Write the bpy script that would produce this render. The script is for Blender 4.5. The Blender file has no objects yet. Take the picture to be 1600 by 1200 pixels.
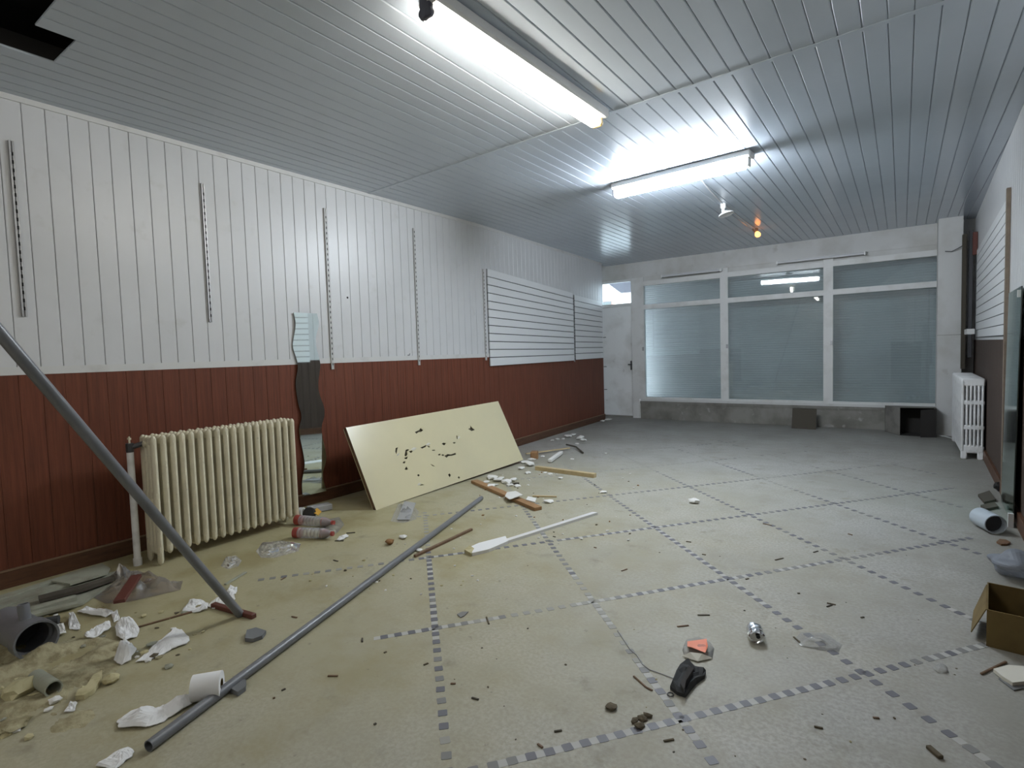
import bpy, bmesh, math, random
from mathutils import Vector, Matrix, noise
from mathutils.geometry import delaunay_2d_cdt
random.seed(11)
sc = bpy.context.scene
COL = sc.collection

# ------------------------------------------------------------------ camera
CAM_H, FPX = 1.35, 857.25
YAW, PITCH, ROLL = 0.6185, 0.0556, -0.0308
_r0 = Vector((math.cos(YAW), math.sin(YAW), 0))
FWD = Vector((-math.sin(YAW) * math.cos(PITCH), math.cos(YAW) * math.cos(PITCH), -math.sin(PITCH)))
_u0 = _r0.cross(FWD)
RIGHT = _r0 * math.cos(ROLL) + _u0 * math.sin(ROLL)
UP = _u0 * math.cos(ROLL) - _r0 * math.sin(ROLL)
CAM = Vector((0, 0, CAM_H))
cd = bpy.data.cameras.new('camera'); co = bpy.data.objects.new('camera', cd); COL.objects.link(co)
cd.sensor_fit = 'HORIZONTAL'; cd.sensor_width = 36.0; cd.lens = FPX / 1600 * 36.0
cd.clip_start = 0.02
co.matrix_world = Matrix(((RIGHT.x, UP.x, -FWD.x, CAM.x), (RIGHT.y, UP.y, -FWD.y, CAM.y), (RIGHT.z, UP.z, -FWD.z, CAM.z), (0, 0, 0, 1)))
sc.camera = co

# ------------------------------------------------------------------ daylight outside, exposure
wd = bpy.data.worlds.new('overcast_sky'); sc.world = wd; wd.use_nodes = True
bg = wd.node_tree.nodes['Background']; bg.inputs[0].default_value = (0.80, 0.88, 1.0, 1); bg.inputs[1].default_value = 16.0
sc.view_settings.view_transform = 'Standard'; sc.view_settings.look = 'None'
sc.view_settings.gamma = 1; sc.view_settings.use_curve_mapping = False
sc.view_settings.exposure = 0.0
TUBE_NEAR = ((1.0, 0.95, 0.84), 46.0)      # the fluorescent tubes' own colour and strength
TUBE_FAR = ((0.84, 0.92, 1.0), 205.0)
FILL_BACK = ((1.0, 0.95, 0.86), 56.0)  # added fill light behind the camera, brightens the near end of the room

# ------------------------------------------------------------------ room numbers
W, H = -4.5, 3.04                 # left wall plane, ceiling height
BEND_Y, END_Y, END_X = 5.7, 9.78, -4.752
BACK_Y = -2.6
DADO = 1.31
FAR_Y = 10.18
def rwx(y): return 0.56 + 0.0265 * y       # right wall
def fwy(x): return FAR_Y - 0.0143 * x      # far wall

def ray(px, py): return RIGHT * ((px - 800) / FPX) - UP * ((py - 600) / FPX) + FWD
def F(px, py, z=0.0):                       # where the line of sight through a photo pixel meets the height z
    d = ray(px, py); t = (z - CAM.z) / d.z; return CAM + d * t
def onx(px, py, x): d = ray(px, py); return CAM + d * ((x - CAM.x) / d.x)
def ony(px, py, y): d = ray(px, py); return CAM + d * ((y - CAM.y) / d.y)

# ------------------------------------------------------------------ materials
def lin(c): return tuple(((x / 255) / 12.92 if x / 255 <= .04045 else ((x / 255 + .055) / 1.055) ** 2.4) for x in c)
MATS = {}
def M(name, col, rough=.5, metal=0., spec=.5, var=None, bump=None, emit=None, alpha=None, trans=None, coat=0., wood=None):
    m = bpy.data.materials.new(name); m.use_nodes = True; MATS[name] = m
    nt = m.node_tree; N = nt.nodes; L = nt.links; p = N['Principled BSDF']
    p.inputs['Base Color'].default_value = (*col, 1); p.inputs['Roughness'].default_value = rough
    p.inputs['Metallic'].default_value = metal; p.inputs['Specular IOR Level'].default_value = spec
    p.inputs['Coat Weight'].default_value = coat
    if emit: p.inputs['Emission Color'].default_value = (*emit[0], 1); p.inputs['Emission Strength'].default_value = emit[1]
    if alpha is not None: p.inputs['Alpha'].default_value = alpha
    if trans: p.inputs['Transmission Weight'].default_value = trans
    geo = N.new('ShaderNodeNewGeometry')
    def nz(scale, detail=4, vec=None, rg=.55):
        t = N.new('ShaderNodeTexNoise'); t.inputs['Scale'].default_value = scale; t.inputs['Detail'].default_value = detail
        t.inputs['Roughness'].default_value = rg
        L.new(vec or geo.outputs['Position'], t.inputs['Vector']); return t
    if wood:      # (stretch vector, dark colour, scale)
        mp = N.new('ShaderNodeMapping'); mp.inputs['Scale'].default_value = wood[0]; L.new(geo.outputs['Position'], mp.inputs[0])
        t = nz(wood[2], 6, mp.outputs[0], .65)
        cr = N.new('ShaderNodeValToRGB'); L.new(t.outputs[0], cr.inputs[0])
        cr.color_ramp.elements[0].position = .3; cr.color_ramp.elements[0].color = (*wood[1], 1)
        cr.color_ramp.elements[1].position = .7; cr.color_ramp.elements[1].color = (*col, 1)
        L.new(cr.outputs[0], p.inputs['Base Color'])
    if var:       # list of (scale, colour, low, high) stains laid over one another
        prev = None
        for (s, c2, lo, hi) in var:
            t = nz(s, 5)
            mr = N.new('ShaderNodeMapRange'); mr.inputs['From Min'].default_value = lo; mr.inputs['From Max'].default_value = hi
            L.new(t.outputs[0], mr.inputs[0])
            mx = N.new('ShaderNodeMix'); mx.data_type = 'RGBA'; L.new(mr.outputs[0], mx.inputs[0])
            mx.inputs[6].default_value = (*col, 1); mx.inputs[7].default_value = (*c2, 1)
            if prev: L.new(prev.outputs[2], mx.inputs[6])
            elif wood: L.new(cr.outputs[0], mx.inputs[6])
            prev = mx
        L.new(prev.outputs[2], p.inputs['Base Color'])
    if bump:
        t = nz(bump[0], 3); b = N.new('ShaderNodeBump'); b.inputs['Strength'].default_value = bump[1]; b.inputs['Distance'].default_value = bump[2] if len(bump) > 2 else .01
        L.new(t.outputs[0], b.inputs['Height']); L.new(b.outputs[0], p.inputs['Normal'])
    return m

M('wall_white', (.62, .625, .635), .36, var=[(1.3, (.57, .575, .58), .45, .75), (7, (.53, .53, .52), .62, .85)], bump=(2.5, .25, .01))
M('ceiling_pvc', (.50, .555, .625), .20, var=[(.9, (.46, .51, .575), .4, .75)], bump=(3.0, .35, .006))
M('groove_dark', (.055, .053, .05), .9)
M('trim_white', (.62, .62, .61), .4, var=[(5, (.48, .47, .45), .55, .85)])
M('brown_board', (.175, .056, .032), .5, spec=.2, wood=((9, 22, 1.0), (.10, .036, .021), 2.2))
M('brown_board_right', (.085, .062, .05), .7, spec=.2, wood=((9, 22, 1.0), (.06, .042, .034), 2.2))  # darker, greyer brown for the right wall's wainscot
M('brown_trim', (.13, .058, .028), .5, wood=((9, 3, 20), (.06, .024, .013), 2.2))
M('plinth_cap', (.23, .15, .09), .5)
M('void', (.012, .012, .012), .95)
M('plaster', (.64, .64, .63), .85, var=[(2.2, (.52, .51, .48), .42, .7), (6, (.36, .34, .31), .62, .85)])
M('concrete', (.27, .26, .235), .9, var=[(3, (.17, .16, .14), .4, .65), (11, (.38, .37, .34), .62, .78)])
M('frame_white', (.72, .72, .71), .5, var=[(4, (.56, .55, .52), .5, .8)])
M('door_white', (.88, .89, .89), .5, var=[(2.5, (.70, .70, .68), .45, .7), (5, (.40, .38, .35), .66, .80)])
M('shutter_grey', (.53, .53, .53), .6, var=[(1.2, (.40, .40, .40), .4, .7)])
M('dark_metal', (.06, .06, .065), .5, metal=.3)
M('steel', (.42, .42, .43), .42, metal=.7)
M('slat_white', (.78, .79, .80), .35)
M('mirror_silver', (.72, .82, .83), .025, metal=1)
M('mirror_green', (.36, .56, .52), .09, metal=1, bump=(1.5, .1, .01))
M('mirror_edge', (.05, .06, .055), .3)
M('radiator_cream', (.70, .65, .49), .38, var=[(6, (.60, .55, .41), .45, .7), (30, (.36, .33, .25), .64, .8)])
M('radiator_white', (.78, .78, .78), .4, var=[(9, (.5, .5, .48), .5, .8)])
M('pipe_grey', (.17, .175, .19), .34, var=[(5, (.13, .135, .14), .4, .7)])
M('pipe_inside', (.045, .048, .05), .8)
M('board_cream', (.66, .60, .39), .24, var=[(1.4, (.60, .55, .37), .4, .7)], bump=(1.2, .08, .01))
M('board_core', (.10, .085, .055), .9)
M('tear_white', (.72, .70, .62), .8)
M('wood_brown', (.36, .20, .09), .6, wood=((6, 6, 6), (.26, .14, .06), 3))
M('wood_dull', (.24, .19, .14), .7, wood=((6, 6, 6), (.17, .13, .10), 3))
M('wood_pale', (.58, .46, .27), .6, wood=((5, 5, 5), (.48, .37, .2), 3))
M('wood_dark', (.19, .11, .06), .65, wood=((6, 6, 6), (.11, .06, .03), 4))
M('wood_red', (.12, .035, .025), .5)
M('white_plastic', (.74, .74, .74), .35)
M('paper', (.80, .80, .80), .9)
M('plaster_chip', (.74, .73, .70), .9)
M('chip_dark', (.07, .06, .045), .9)
M('chip_brown', (.25, .13, .05), .85)
M('foam_yellow', (.52, .47, .28), .95, var=[(14, (.38, .33, .18), .45, .65)])
M('rubble', (.40, .36, .225), .95, var=[(18, (.25, .215, .12), .42, .62)], bump=(40, .6, .01))
M('sheet_greenish', (.33, .34, .27), .8, var=[(5, (.22, .21, .16), .45, .68)])
M('cardboard', (.16, .11, .036), .85, var=[(6, (.115, .078, .026), .45, .7)])
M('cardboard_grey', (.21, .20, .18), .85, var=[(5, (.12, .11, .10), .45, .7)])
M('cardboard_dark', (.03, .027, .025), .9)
M('black_fabric', (.030, .032, .034), .85)
M('black_gloss', (.015, .015, .016), .35)
M('can_silver', (.78, .80, .84), .16, metal=1)
M('orange_print', (.85, .27, .16), .55)
M('yellow_print', (.75, .42, .06), .6)
M('red_print', (.32, .05, .04), .4)
M('grey_plastic', (.36, .36, .36), .5)
M('bag_blue', (.24, .27, .33), .5, alpha=.6)
M('slate', (.16, .165, .17), .8)
M('leaf_brown', (.10, .08, .05), .9)
M('tess_dark', (.135, .135, .155), .55)
M('tess_mid', (.20, .20, .195), .6)
M('tess_faded', (.31, .308, .28), .7)
M('tess_pale', (.43, .428, .41), .65)
M('socket_grey', (.10, .10, .13), .4)
M('socket_amber', (.80, .55, .22), .35)
M('lamp_housing', (.75, .75, .74), .35)
M('unlit_tube', (.66, .66, .68), .25)
M('pipe_pale', (.46, .52, .58), .35)
M('asphalt', (.30, .30, .30), .9)
M('awning_grey', (.055, .05, .065), .8)
M('facade', (.72, .66, .60), .9)
M('brick_red', (.45, .20, .15), .9)
M('tube_near', (.8, .8, .8), .4, emit=TUBE_NEAR)
M('tube_far', (.8, .8, .8), .4, emit=TUBE_FAR)
M('fill_back', (.8, .8, .8), .4, emit=FILL_BACK)
M('bulb_amber', (.9, .4, .1), .4, emit=((1.0, .32, .08), 5.0))

def glassy(name, tint, refl_ior=1.5, haze=0.0, rough=.02):
    """Thin pane: clear with a real mirror reflection on its face."""
    m = bpy.data.materials.new(name); m.use_nodes = True; MATS[name] = m
    nt = m.node_tree; N = nt.nodes; L = nt.links
    for n in list(N):
        if n.type != 'OUTPUT_MATERIAL': N.remove(n)
    out = [n for n in N if n.type == 'OUTPUT_MATERIAL'][0]
    tr = N.new('ShaderNodeBsdfTransparent'); tr.inputs[0].default_value = (*tint, 1)
    gl = N.new('ShaderNodeBsdfGlossy'); gl.inputs[1].default_value = rough
    fr = N.new('ShaderNodeFresnel'); fr.inputs[0].default_value = refl_ior
    mx = N.new('ShaderNodeMixShader'); L.new(fr.outputs[0], mx.inputs[0]); L.new(tr.outputs[0], mx.inputs[1]); L.new(gl.outputs[0], mx.inputs[2])
    last = mx
    if haze:
        df = N.new('ShaderNodeBsdfDiffuse'); df.inputs[0].default_value = (.85, .86, .88, 1)
        m2 = N.new('ShaderNodeMixShader'); m2.inputs[0].default_value = haze
        L.new(mx.outputs[0], m2.inputs[1]); L.new(df.outputs[0], m2.inputs[2]); last = m2
    L.new(last.outputs[0], out.inputs[0]); return m
glassy('window_glass', (.84, .91, .92), 1.7, .10)
glassy('clear_film', (.97, .97, .97), 1.4, .18, .12)
glassy('clear_plastic', (.95, .96, .97), 1.45, .28, .1)
glassy('brown_film', (.86, .78, .74), 1.5, .14, .15)

def floor_material():
    m = bpy.data.materials.new('terrazzo'); m.use_nodes = True; MATS['terrazzo'] = m
    nt = m.node_tree; N = nt.nodes; L = nt.links; p = N['Principled BSDF']
    geo = N.new('ShaderNodeNewGeometry'); pos = geo.outputs['Position']
    def nz(s, d=5, rg=.6):
        t = N.new('ShaderNodeTexNoise'); t.inputs['Scale'].default_value = s; t.inputs['Detail'].default_value = d; t.inputs['Roughness'].default_value = rg
        L.new(pos, t.inputs['Vector']); return t.outputs[0]
    def mr(v, a, b, c=0, d=1):
        n = N.new('ShaderNodeMapRange'); L.new(v, n.inputs[0])
        for i, x in zip((1, 2, 3, 4), (a, b, c, d)): n.inputs[i].default_value = x
        return n.outputs[0]
    def mul(a, b):
        n = N.new('ShaderNodeMath'); n.operation = 'MULTIPLY'; L.new(a, n.inputs[0])
        if isinstance(b, float): n.inputs[1].default_value = b
        else: L.new(b, n.inputs[1])
        return n.outputs[0]
    def add(a, b):
        n = N.new('ShaderNodeMath'); n.operation = 'ADD'; L.new(a, n.inputs[0])
        if isinstance(b, float): n.inputs[1].default_value = b
        else: L.new(b, n.inputs[1])
        return n.outputs[0]
    def mix(f, a, b):
        n = N.new('ShaderNodeMix'); n.data_type = 'RGBA'; L.new(f, n.inputs[0])
        for i, x in ((6, a), (7, b)):
            if isinstance(x, tuple): n.inputs[i].default_value = (*x, 1)
            else: L.new(x, n.inputs[i])
        return n.outputs[2]
    sx = N.new('ShaderNodeSeparateXYZ'); L.new(pos, sx.inputs[0])
    c = mix(mr(nz(60, 3), .38, .62), (.31, .305, .28), (.425, .42, .395))       # fine chips of the terrazzo
    c = mix(mr(nz(1.1), .4, .68), c, (.31, .305, .27)); c = mix(mr(nz(3.7), .48, .66, 0, .6), c, (.285, .275, .235))                          # broad wear
    # builders' dust: thick by the left wall, thinning towards the middle of the room
    d = mr(add(sx.outputs[0], mul(nz(.8), 2.6)), -2.2, 1.3, 1, 0)
    d = mul(d, mr(sx.outputs[1], 6.5, 3.0, 0, 1))
    c = mix(mul(d, .85), c, (.415, .37, .20))
    d2 = mul(d, mr(nz(2.3), .47, .66)); c = mix(mul(d2, .8), c, (.285, .24, .11))
    d3 = mul(mr(nz(6.5), .57, .70), mr(nz(1.7), .40, .60)); c = mix(mul(d3, .6), c, (.205, .19, .13))
    # dirt trodden in towards the front of the shop and along the right wall
    fr = mr(add(sx.outputs[1], mul(nz(.9), 2.2)), 8.2, 10.6); c = mix(mul(fr, .55), c, (.17, .165, .15))
    rr = mr(add(sx.outputs[0], mul(nz(1.4), .5)), .42, .80); c = mix(mul(rr, .6), c, (.19, .185, .16))
    c = mix(mr(nz(23, 4), .66, .74, 0, .6), c, (.16, .15, .115))                 # specks
    L.new(c, p.inputs['Base Color']); p.inputs['Roughness'].default_value = .62
    L.new(mr(nz(1.9), .3, .7, .5, .72), p.inputs['Roughness'])
    b = N.new('ShaderNodeBump'); b.inputs['Strength'].default_value = .25; b.inputs['Distance'].default_value = .003
    L.new(nz(34), b.inputs['Height']); L.new(b.outputs[0], p.inputs['Normal'])
floor_material()

# ------------------------------------------------------------------ mesh helpers
ORG = {}
class MB:
    def __init__(s): s.v = []; s.f = []; s.mi = []; s.sm = False
    def add(s, vs, fs, mi=0):
        o = len(s.v); s.v += [Vector(v) for v in vs]; s.f += [tuple(i + o for i in f) for f in fs]; s.mi += [mi] * len(fs); return s
    def box(s, c, size, rot=None, mi=0):
        c = Vector(c); hx, hy, hz = size[0] / 2, size[1] / 2, size[2] / 2
        vs = [Vector((x * hx, y * hy, z * hz)) for x in (-1, 1) for y in (-1, 1) for z in (-1, 1)]
        if rot is not None: vs = [rot @ v for v in vs]
        return s.add([c + v for v in vs], [(0, 1, 3, 2), (4, 6, 7, 5), (0, 4, 5, 1), (2, 3, 7, 6), (0, 2, 6, 4), (1, 5, 7, 3)], mi)
    def bbox(s, c, size, bev, rot=None, mi=0, seg=1):
        bm = bmesh.new(); bmesh.ops.create_cube(bm, size=1)
        for v in bm.verts: v.co = Vector((v.co.x * size[0], v.co.y * size[1], v.co.z * size[2]))
        bmesh.ops.bevel(bm, geom=bm.edges[:], offset=bev, segments=seg, affect='EDGES', profile=.5)
        bm.verts.index_update(); c = Vector(c)
        s.add([c + (rot @ v.co if rot is not None else v.co) for v in bm.verts], [[v.index for v in f.verts] for f in bm.faces], mi); bm.free(); return s
    def beam(s, a, b, w, h, up=Vector((0, 0, 1)), mi=0, bev=0):
        a = Vector(a); b = Vector(b); d = b - a; L_ = d.length; x = d.normalized(); y = up.cross(x)
        if y.length < 1e-4: y = Vector((1, 0, 0)).cross(x)
        y.normalize(); z = x.cross(y); R = Matrix((x, y, z)).transposed()
        return s.bbox((a + b) / 2, (L_, w, h), bev, R, mi) if bev else s.box((a + b) / 2, (L_, w, h), R, mi)
    def prism(s, poly, ext, mi=0):
        """poly: list of 3D points (planar ring), ext: extrusion vector."""
        n = len(poly); e = Vector(ext); vs = [Vector(p) for p in poly]; vs += [v + e for v in vs]
        fs = [tuple(reversed(range(n))), tuple(range(n, 2 * n))] + [(i, (i + 1) % n, n + (i + 1) % n, n + i) for i in range(n)]
        return s.add(vs, fs, mi)
    def tube(s, pts, r, n=12, cap=True, mi=0):
        pts = [Vector(p) for p in pts]; rs = r if isinstance(r, (list, tuple)) else [r] * len(pts); vs = []; fs = []
        y = None
        for i, p in enumerate(pts):
            d = (pts[min(i + 1, len(pts) - 1)] - pts[max(i - 1, 0)]).normalized()
            if y is None: y = d.orthogonal().normalized()
            else: y = (y - d * y.dot(d)); y = y.normalized() if y.length > 1e-6 else d.orthogonal().normalized()
            z = d.cross(y)
            vs += [p + (y * math.cos(2 * math.pi * k / n) + z * math.sin(2 * math.pi * k / n)) * rs[i] for k in range(n)]
        for i in range(len(pts) - 1):
            fs += [(i * n + k, i * n + (k + 1) % n, (i + 1) * n + (k + 1) % n, (i + 1) * n + k) for k in range(n)]
        if cap: fs += [tuple(reversed(range(n))), tuple(range((len(pts) - 1) * n, len(pts) * n))]
        return s.add(vs, fs, mi)
    def lathe(s, prof, o=(0, 0, 0), ax=(0, 0, 1), n=16, mi=0, close=False):
        o = Vector(o); z = Vector(ax).normalized(); x = z.orthogonal().normalized(); y = z.cross(x); vs = []; fs = []
        for (r, h) in prof: vs += [o + z * h + (x * math.cos(2 * math.pi * k / n) + y * math.sin(2 * math.pi * k / n)) * max(r, 1e-4) for k in range(n)]
        m = len(prof)
        for i in range(m if close else m - 1):
            j = (i + 1) % m
            fs += [(i * n + k, i * n + (k + 1) % n, j * n + (k + 1) % n, j * n + k) for k in range(n)]
        return s.add(vs, fs, mi)
    def pipe(s, a, b, ro, ri, n=20, mi=0):
        a = Vector(a); b = Vector(b); L_ = (b - a).length
        return s.lathe([(ro, 0), (ro, L_), (ri, L_), (ri, 0)], a, b - a, n, mi, True)
    def build(s, name, mats, parent=None, smooth=False, origin=None, kind=None, label=None):
        if parent is not None: og = ORG[parent.name]
        elif origin is not None: og = Vector(origin)
        else:
            xs = [v.x for v in s.v]; ys = [v.y for v in s.v]; zs = [v.z for v in s.v]
            og = Vector(((min(xs) + max(xs)) / 2, (min(ys) + max(ys)) / 2, min(zs)))
        me = bpy.data.meshes.new(name); me.from_pydata([v - og for v in s.v], [], s.f)
        for mm in (mats if isinstance(mats, (list, tuple)) else [mats]): me.materials.append(MATS[mm])
        me.polygons.foreach_set('material_index', s.mi)
        if smooth: me.polygons.foreach_set('use_smooth', [True] * len(me.polygons))
        bm = bmesh.new(); bm.from_mesh(me); bmesh.ops.recalc_face_normals(bm, faces=bm.faces[:]); bm.to_mesh(me); bm.free()
        me.update()
        if smooth and hasattr(me, 'set_sharp_from_angle'): me.set_sharp_from_angle(angle=math.radians(38))
        o = bpy.data.objects.new(name, me); COL.objects.link(o); ORG[o.name] = og
        if parent is not None: o.parent = parent
        else: o.location = og
        if kind: o['kind'] = kind
        if label: o['label'] = label
        return o
def tag(o, label, cat, group=None, kind=None):
    o['label'] = label; o['category'] = cat
    if group: o['group'] = group
    if kind: o['kind'] = kind
    return o
def empty(name, loc, label, cat, group=None):
    o = bpy.data.objects.new(name, None); COL.objects.link(o); o.location = Vector(loc); o.empty_display_size = .1
    ORG[o.name] = Vector(loc); return tag(o, label, cat, group)
def copy_part(src, name, parent, loc, rotz=0.0):
    o = src.copy(); o.name = name; COL.objects.link(o); o.parent = parent
    o.location = Vector(loc) - ORG[parent.name]; o.rotation_euler = (0, 0, rotz); return o
def rotz(a): return Matrix.Rotation(a, 3, 'Z')
def struct(o, label=None):
    o['kind'] = 'structure'
    if label: o['label'] = label
    return o
X, Y, Z = Vector((1, 0, 0)), Vector((0, 1, 0)), Vector((0, 0, 1))
FAR_L = -5.3

# ================================================================== SETTING
fl = struct(MB().box(((FAR_L + 1.1) / 2, (BACK_Y + 10.9) / 2, -.05), (1.1 - FAR_L + .2, 10.9 - BACK_Y, .1)).build('floor', 'terrazzo', origin=(0, 0, 0)), 'grey terrazzo floor with diamond lines of dark mosaic and builders dust')

# --- floor mosaic: diamond lattice of small dark squares with paler ones between
GX, GY = -1.879, 1.9178; U = Vector((.5318, .6698, 0)); V = Vector((-.7009, .6823, 0))
ud, vd = U.normalized(), V.normalized(); NT = 13
tiles = []
for a, b, ad in ((U, V, ud), (V, U, vd)):
    for j in range(-9, 12):
        for k in range(-9 * NT, 12 * NT):
            for half in (0, 1):
                q = Vector((GX, GY, 0)) + b * j + a * ((k + .5 * half + .25) / NT)
                if not (-3.75 < q.x < rwx(q.y) - .28 and .15 < q.y < 8.4): continue
                if q.x + .35 * noise.noise(Vector((q.x * 1.3, q.y * 1.3, 4))) < -3.3: continue
                if a is V and j <= -1 and q.y < 2.3: continue
                if q.y < 1.75 and q.x + .3 * noise.noise(q * 2) < -2.15: continue
                tiles.append((q, ad, half))
def seen(q):
    d = q - CAM; z = d.dot(FWD)
    if z < .2: return -1
    px, py = 800 + FPX * d.dot(RIGHT) / z, 600 - FPX * d.dot(UP) / z
    return FPX / z if (-20 < px < 1620 and -20 < py < 1220) else -1
tiles = [(q, ad, h, seen(q)) for q, ad, h in tiles]
dark = sorted([t for t in tiles if t[2] == 0 and t[3] > 0], key=lambda t: -t[3])
sz = .0178
def tile_mb(mb, q, ad, s, top, mi=0):
    p = Vector((-ad.y, ad.x, 0)); c = s * .82
    ring = [(-s, -c), (-c, -s), (c, -s), (s, -c), (s, c), (c, s), (-c, s), (-s, c)]
    mb.prism([q + ad * x + p * y + Z * -.002 for x, y in ring], Z * (top + .002), mi)
proto = {}
for kname in ('tess_dark', 'tess_mid', 'tess_faded'):
    m = MB(); tile_mb(m, Vector((0, 0, 0)), X, sz, .0012); o = m.build('mosaic_tile', kname, fl); proto[kname] = o
first = set()
def fade(q):
    t = noise.noise(Vector((q.x * 1.1, q.y * 1.1, 9))) + .35 * random.random() + max(0, (q.y - 4.2)) * .16 + max(0, -2.2 - q.x) * .55 - .10
    return 'tess_dark' if t < .22 else ('tess_mid' if t < .5 else 'tess_faded')
for q, ad, h, s in dark[:300]:
    kn = fade(q); ang = math.atan2(ad.y, ad.x) + random.uniform(-.06, .06)
    if kn not in first: o = proto[kn]; first.add(kn); o.location = q; o.rotation_euler = (0, 0, ang)
    else: copy_part(proto[kn], 'mosaic_tile', fl, q, ang)
for kn in proto:
    if kn not in first: bpy.data.objects.remove(proto[kn])
m = MB(); kk = ['tess_dark', 'tess_mid', 'tess_faded']
for q, ad, h, s in dark[300:] + [t for t in tiles if t[2] == 0 and t[3] <= 0]:
    if q.y > 6.6 and random.random() < .35: continue
    tile_mb(m, q, ad, sz * .95, .0012, kk.index(fade(q)))
m.build('distant_mosaic_tiles', kk, fl, kind='stuff')
m = MB()
for q, ad, h, s in tiles:
    if h == 1 and q.y < 4.2 and q.x > -2.6 and noise.noise(q * 1.7) > .02: tile_mb(m, q, ad, sz * .9, .0008)
m.build('pale_mosaic_tiles', 'tess_pale', fl, kind='stuff')

# --- left wall: white boards above, brown boards below, plinth; it bends slightly past the middle
BANG = math.atan2(END_X - W, END_Y - BEND_Y)      # x per y
def lw(y, off=0.0):
    if y <= BEND_Y: return Vector((W + off, y, 0))
    return Vector((W + (y - BEND_Y) * math.tan(BANG) + off, y, 0))
def lwrot(y): return 0.0 if y <= BEND_Y else -BANG
m = MB()
for (y0, y1) in ((BACK_Y, BEND_Y), (BEND_Y, END_Y)):
    a, b = lw(y0, -.013), lw(y1, -.013)
    m.prism([a, b, b - X * .12, a - X * .12], Z * (H + .4))
wl = struct(m.build('wall_left', 'groove_dark', origin=(0, 0, 0)), 'left wall of white boards over brown wainscot boards')
PB = .1172
def board_profile(width, th=.012, ch=.003):
    h = width / 2
    return [(-th, -h), (-ch, -h), (0, -h + ch), (0, h - ch), (-ch, h), (-th, h)]
def board_mesh(name, mat, z0, z1, par):
    m = MB(); bp = board_profile(PB - .0028) if mat == 'wall_white' else board_profile(PB - .0012, ch=.0014)
    m.prism([Vector((x, y, z0)) for x, y in bp], Z * (z1 - z0)); return m.build(name, mat, par)
wb = board_mesh('white_board', 'wall_white', DADO, H - .002, wl); bb = board_mesh('brown_board', 'brown_board', .02, DADO, wl)
y = 1.123 - PB * 31.5; i = 0
while y < END_Y - PB / 2:
    c = lw(y); ra = lwrot(y)
    if i == 0:
        for o in (wb, bb): o.location = c
    else:
        copy_part(wb, 'white_board', wl, c, ra); copy_part(bb, 'brown_board', wl, c, ra)
    y += PB; i += 1
def wall_strip(name, mat, z0, z1, th, y0=BACK_Y, y1=END_Y, lift=0.0):
    m = MB()
    for (a_, b_) in ((y0, min(y1, BEND_Y)), (max(y0, BEND_Y), y1)):
        if b_ - a_ < .01: continue
        a, b = lw(a_, lift), lw(b_, lift); m.prism([a + Z * z0, b + Z * z0, b + Z * z1, a + Z * z1], X * th)
    return m.build(name, mat, wl)
wall_strip('dado_strip', 'trim_white', DADO, DADO + .05, .004)
wall_strip('cornice_strip', 'trim_white', H - .035, H, .012)
wall_strip('corner_board', 'wall_white', DADO, H, -.010, 9.60, END_Y, -.002); wall_strip('corner_board', 'brown_board', 0, DADO, -.010, 9.60, END_Y, -.002)
wall_strip('plinth', 'brown_trim', 0, .105, .018)
wall_strip('plinth_cap', 'plinth_cap', .105, .113, .022)
m = MB(); m.lathe([(.0, 0), (.011, 0), (.009, .002), (0, .002)], onx(543, 465, W + .001), X, 8); m.build('wall_hole', 'void', wl)
p = onx(637, 555, W); m = MB(); m.tube([p, p + X * .03, p + X * .035 + Z * .02], .003, 6); m.build('wall_hook', 'dark_metal', wl)

# --- right wall
m = MB(); a, b = Vector((rwx(BACK_Y), BACK_Y, 0)), Vector((rwx(10.6), 10.6, 0))
m.prism([a + X * .013, b + X * .013, b + X * .13, a + X * .13], Z * (H + .4))
wr = struct(m.build('wall_right', 'groove_dark', origin=(0, 0, 0)), 'right wall of white boards over brown wainscot')
RA = -math.atan(.0265)
def rboard(name, mat, z0, z1):
    m = MB(); m.prism([Vector((-x, y, z0)) for x, y in board_profile(PB - .003)], Z * (z1 - z0)); return m.build(name, mat, wr)
rw_, rb_ = rboard('white_board', 'wall_white', DADO + .03, H - .002), rboard('brown_board', 'brown_board_right', .02, DADO + .03)
y = 1.4; i = 0
while y < 10.1:
    c = Vector((rwx(y), y, 0))
    if i == 0:
        for o in (rw_, rb_): o.location = c; o.rotation_euler = (0, 0, RA)
    else:
        copy_part(rw_, 'white_board', wr, c, RA); copy_part(rb_, 'brown_board', wr, c, RA)
    y += PB; i += 1
def rstrip(name, mat, z0, z1, th, y0, y1, par=wr):
    a, b = Vector((rwx(y0), y0, 0)), Vector((rwx(y1), y1, 0)); m = MB()
    m.prism([a + Z * z0, b + Z * z0, b + Z * z1, a + Z * z1], X * -th); return m.build(name, mat, par)
rstrip('plinth', 'brown_trim', 0, .11, .02, BACK_Y, 10.1)
rstrip('plain_boarding', 'wall_white', DADO + .03, H, .004, BACK_Y, 1.3); rstrip('plain_wainscot', 'brown_board_right', .1, DADO + .03, .004, BACK_Y, 1.3)

# --- back wall behind the camera
m = MB().box((-2.2, BACK_Y - .05, (H + .4) / 2), (5.4, .1, H + .4)); wbk = struct(m.build('wall_back', 'plaster', origin=(0, 0, 0)), 'plain plastered back wall')

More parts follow.
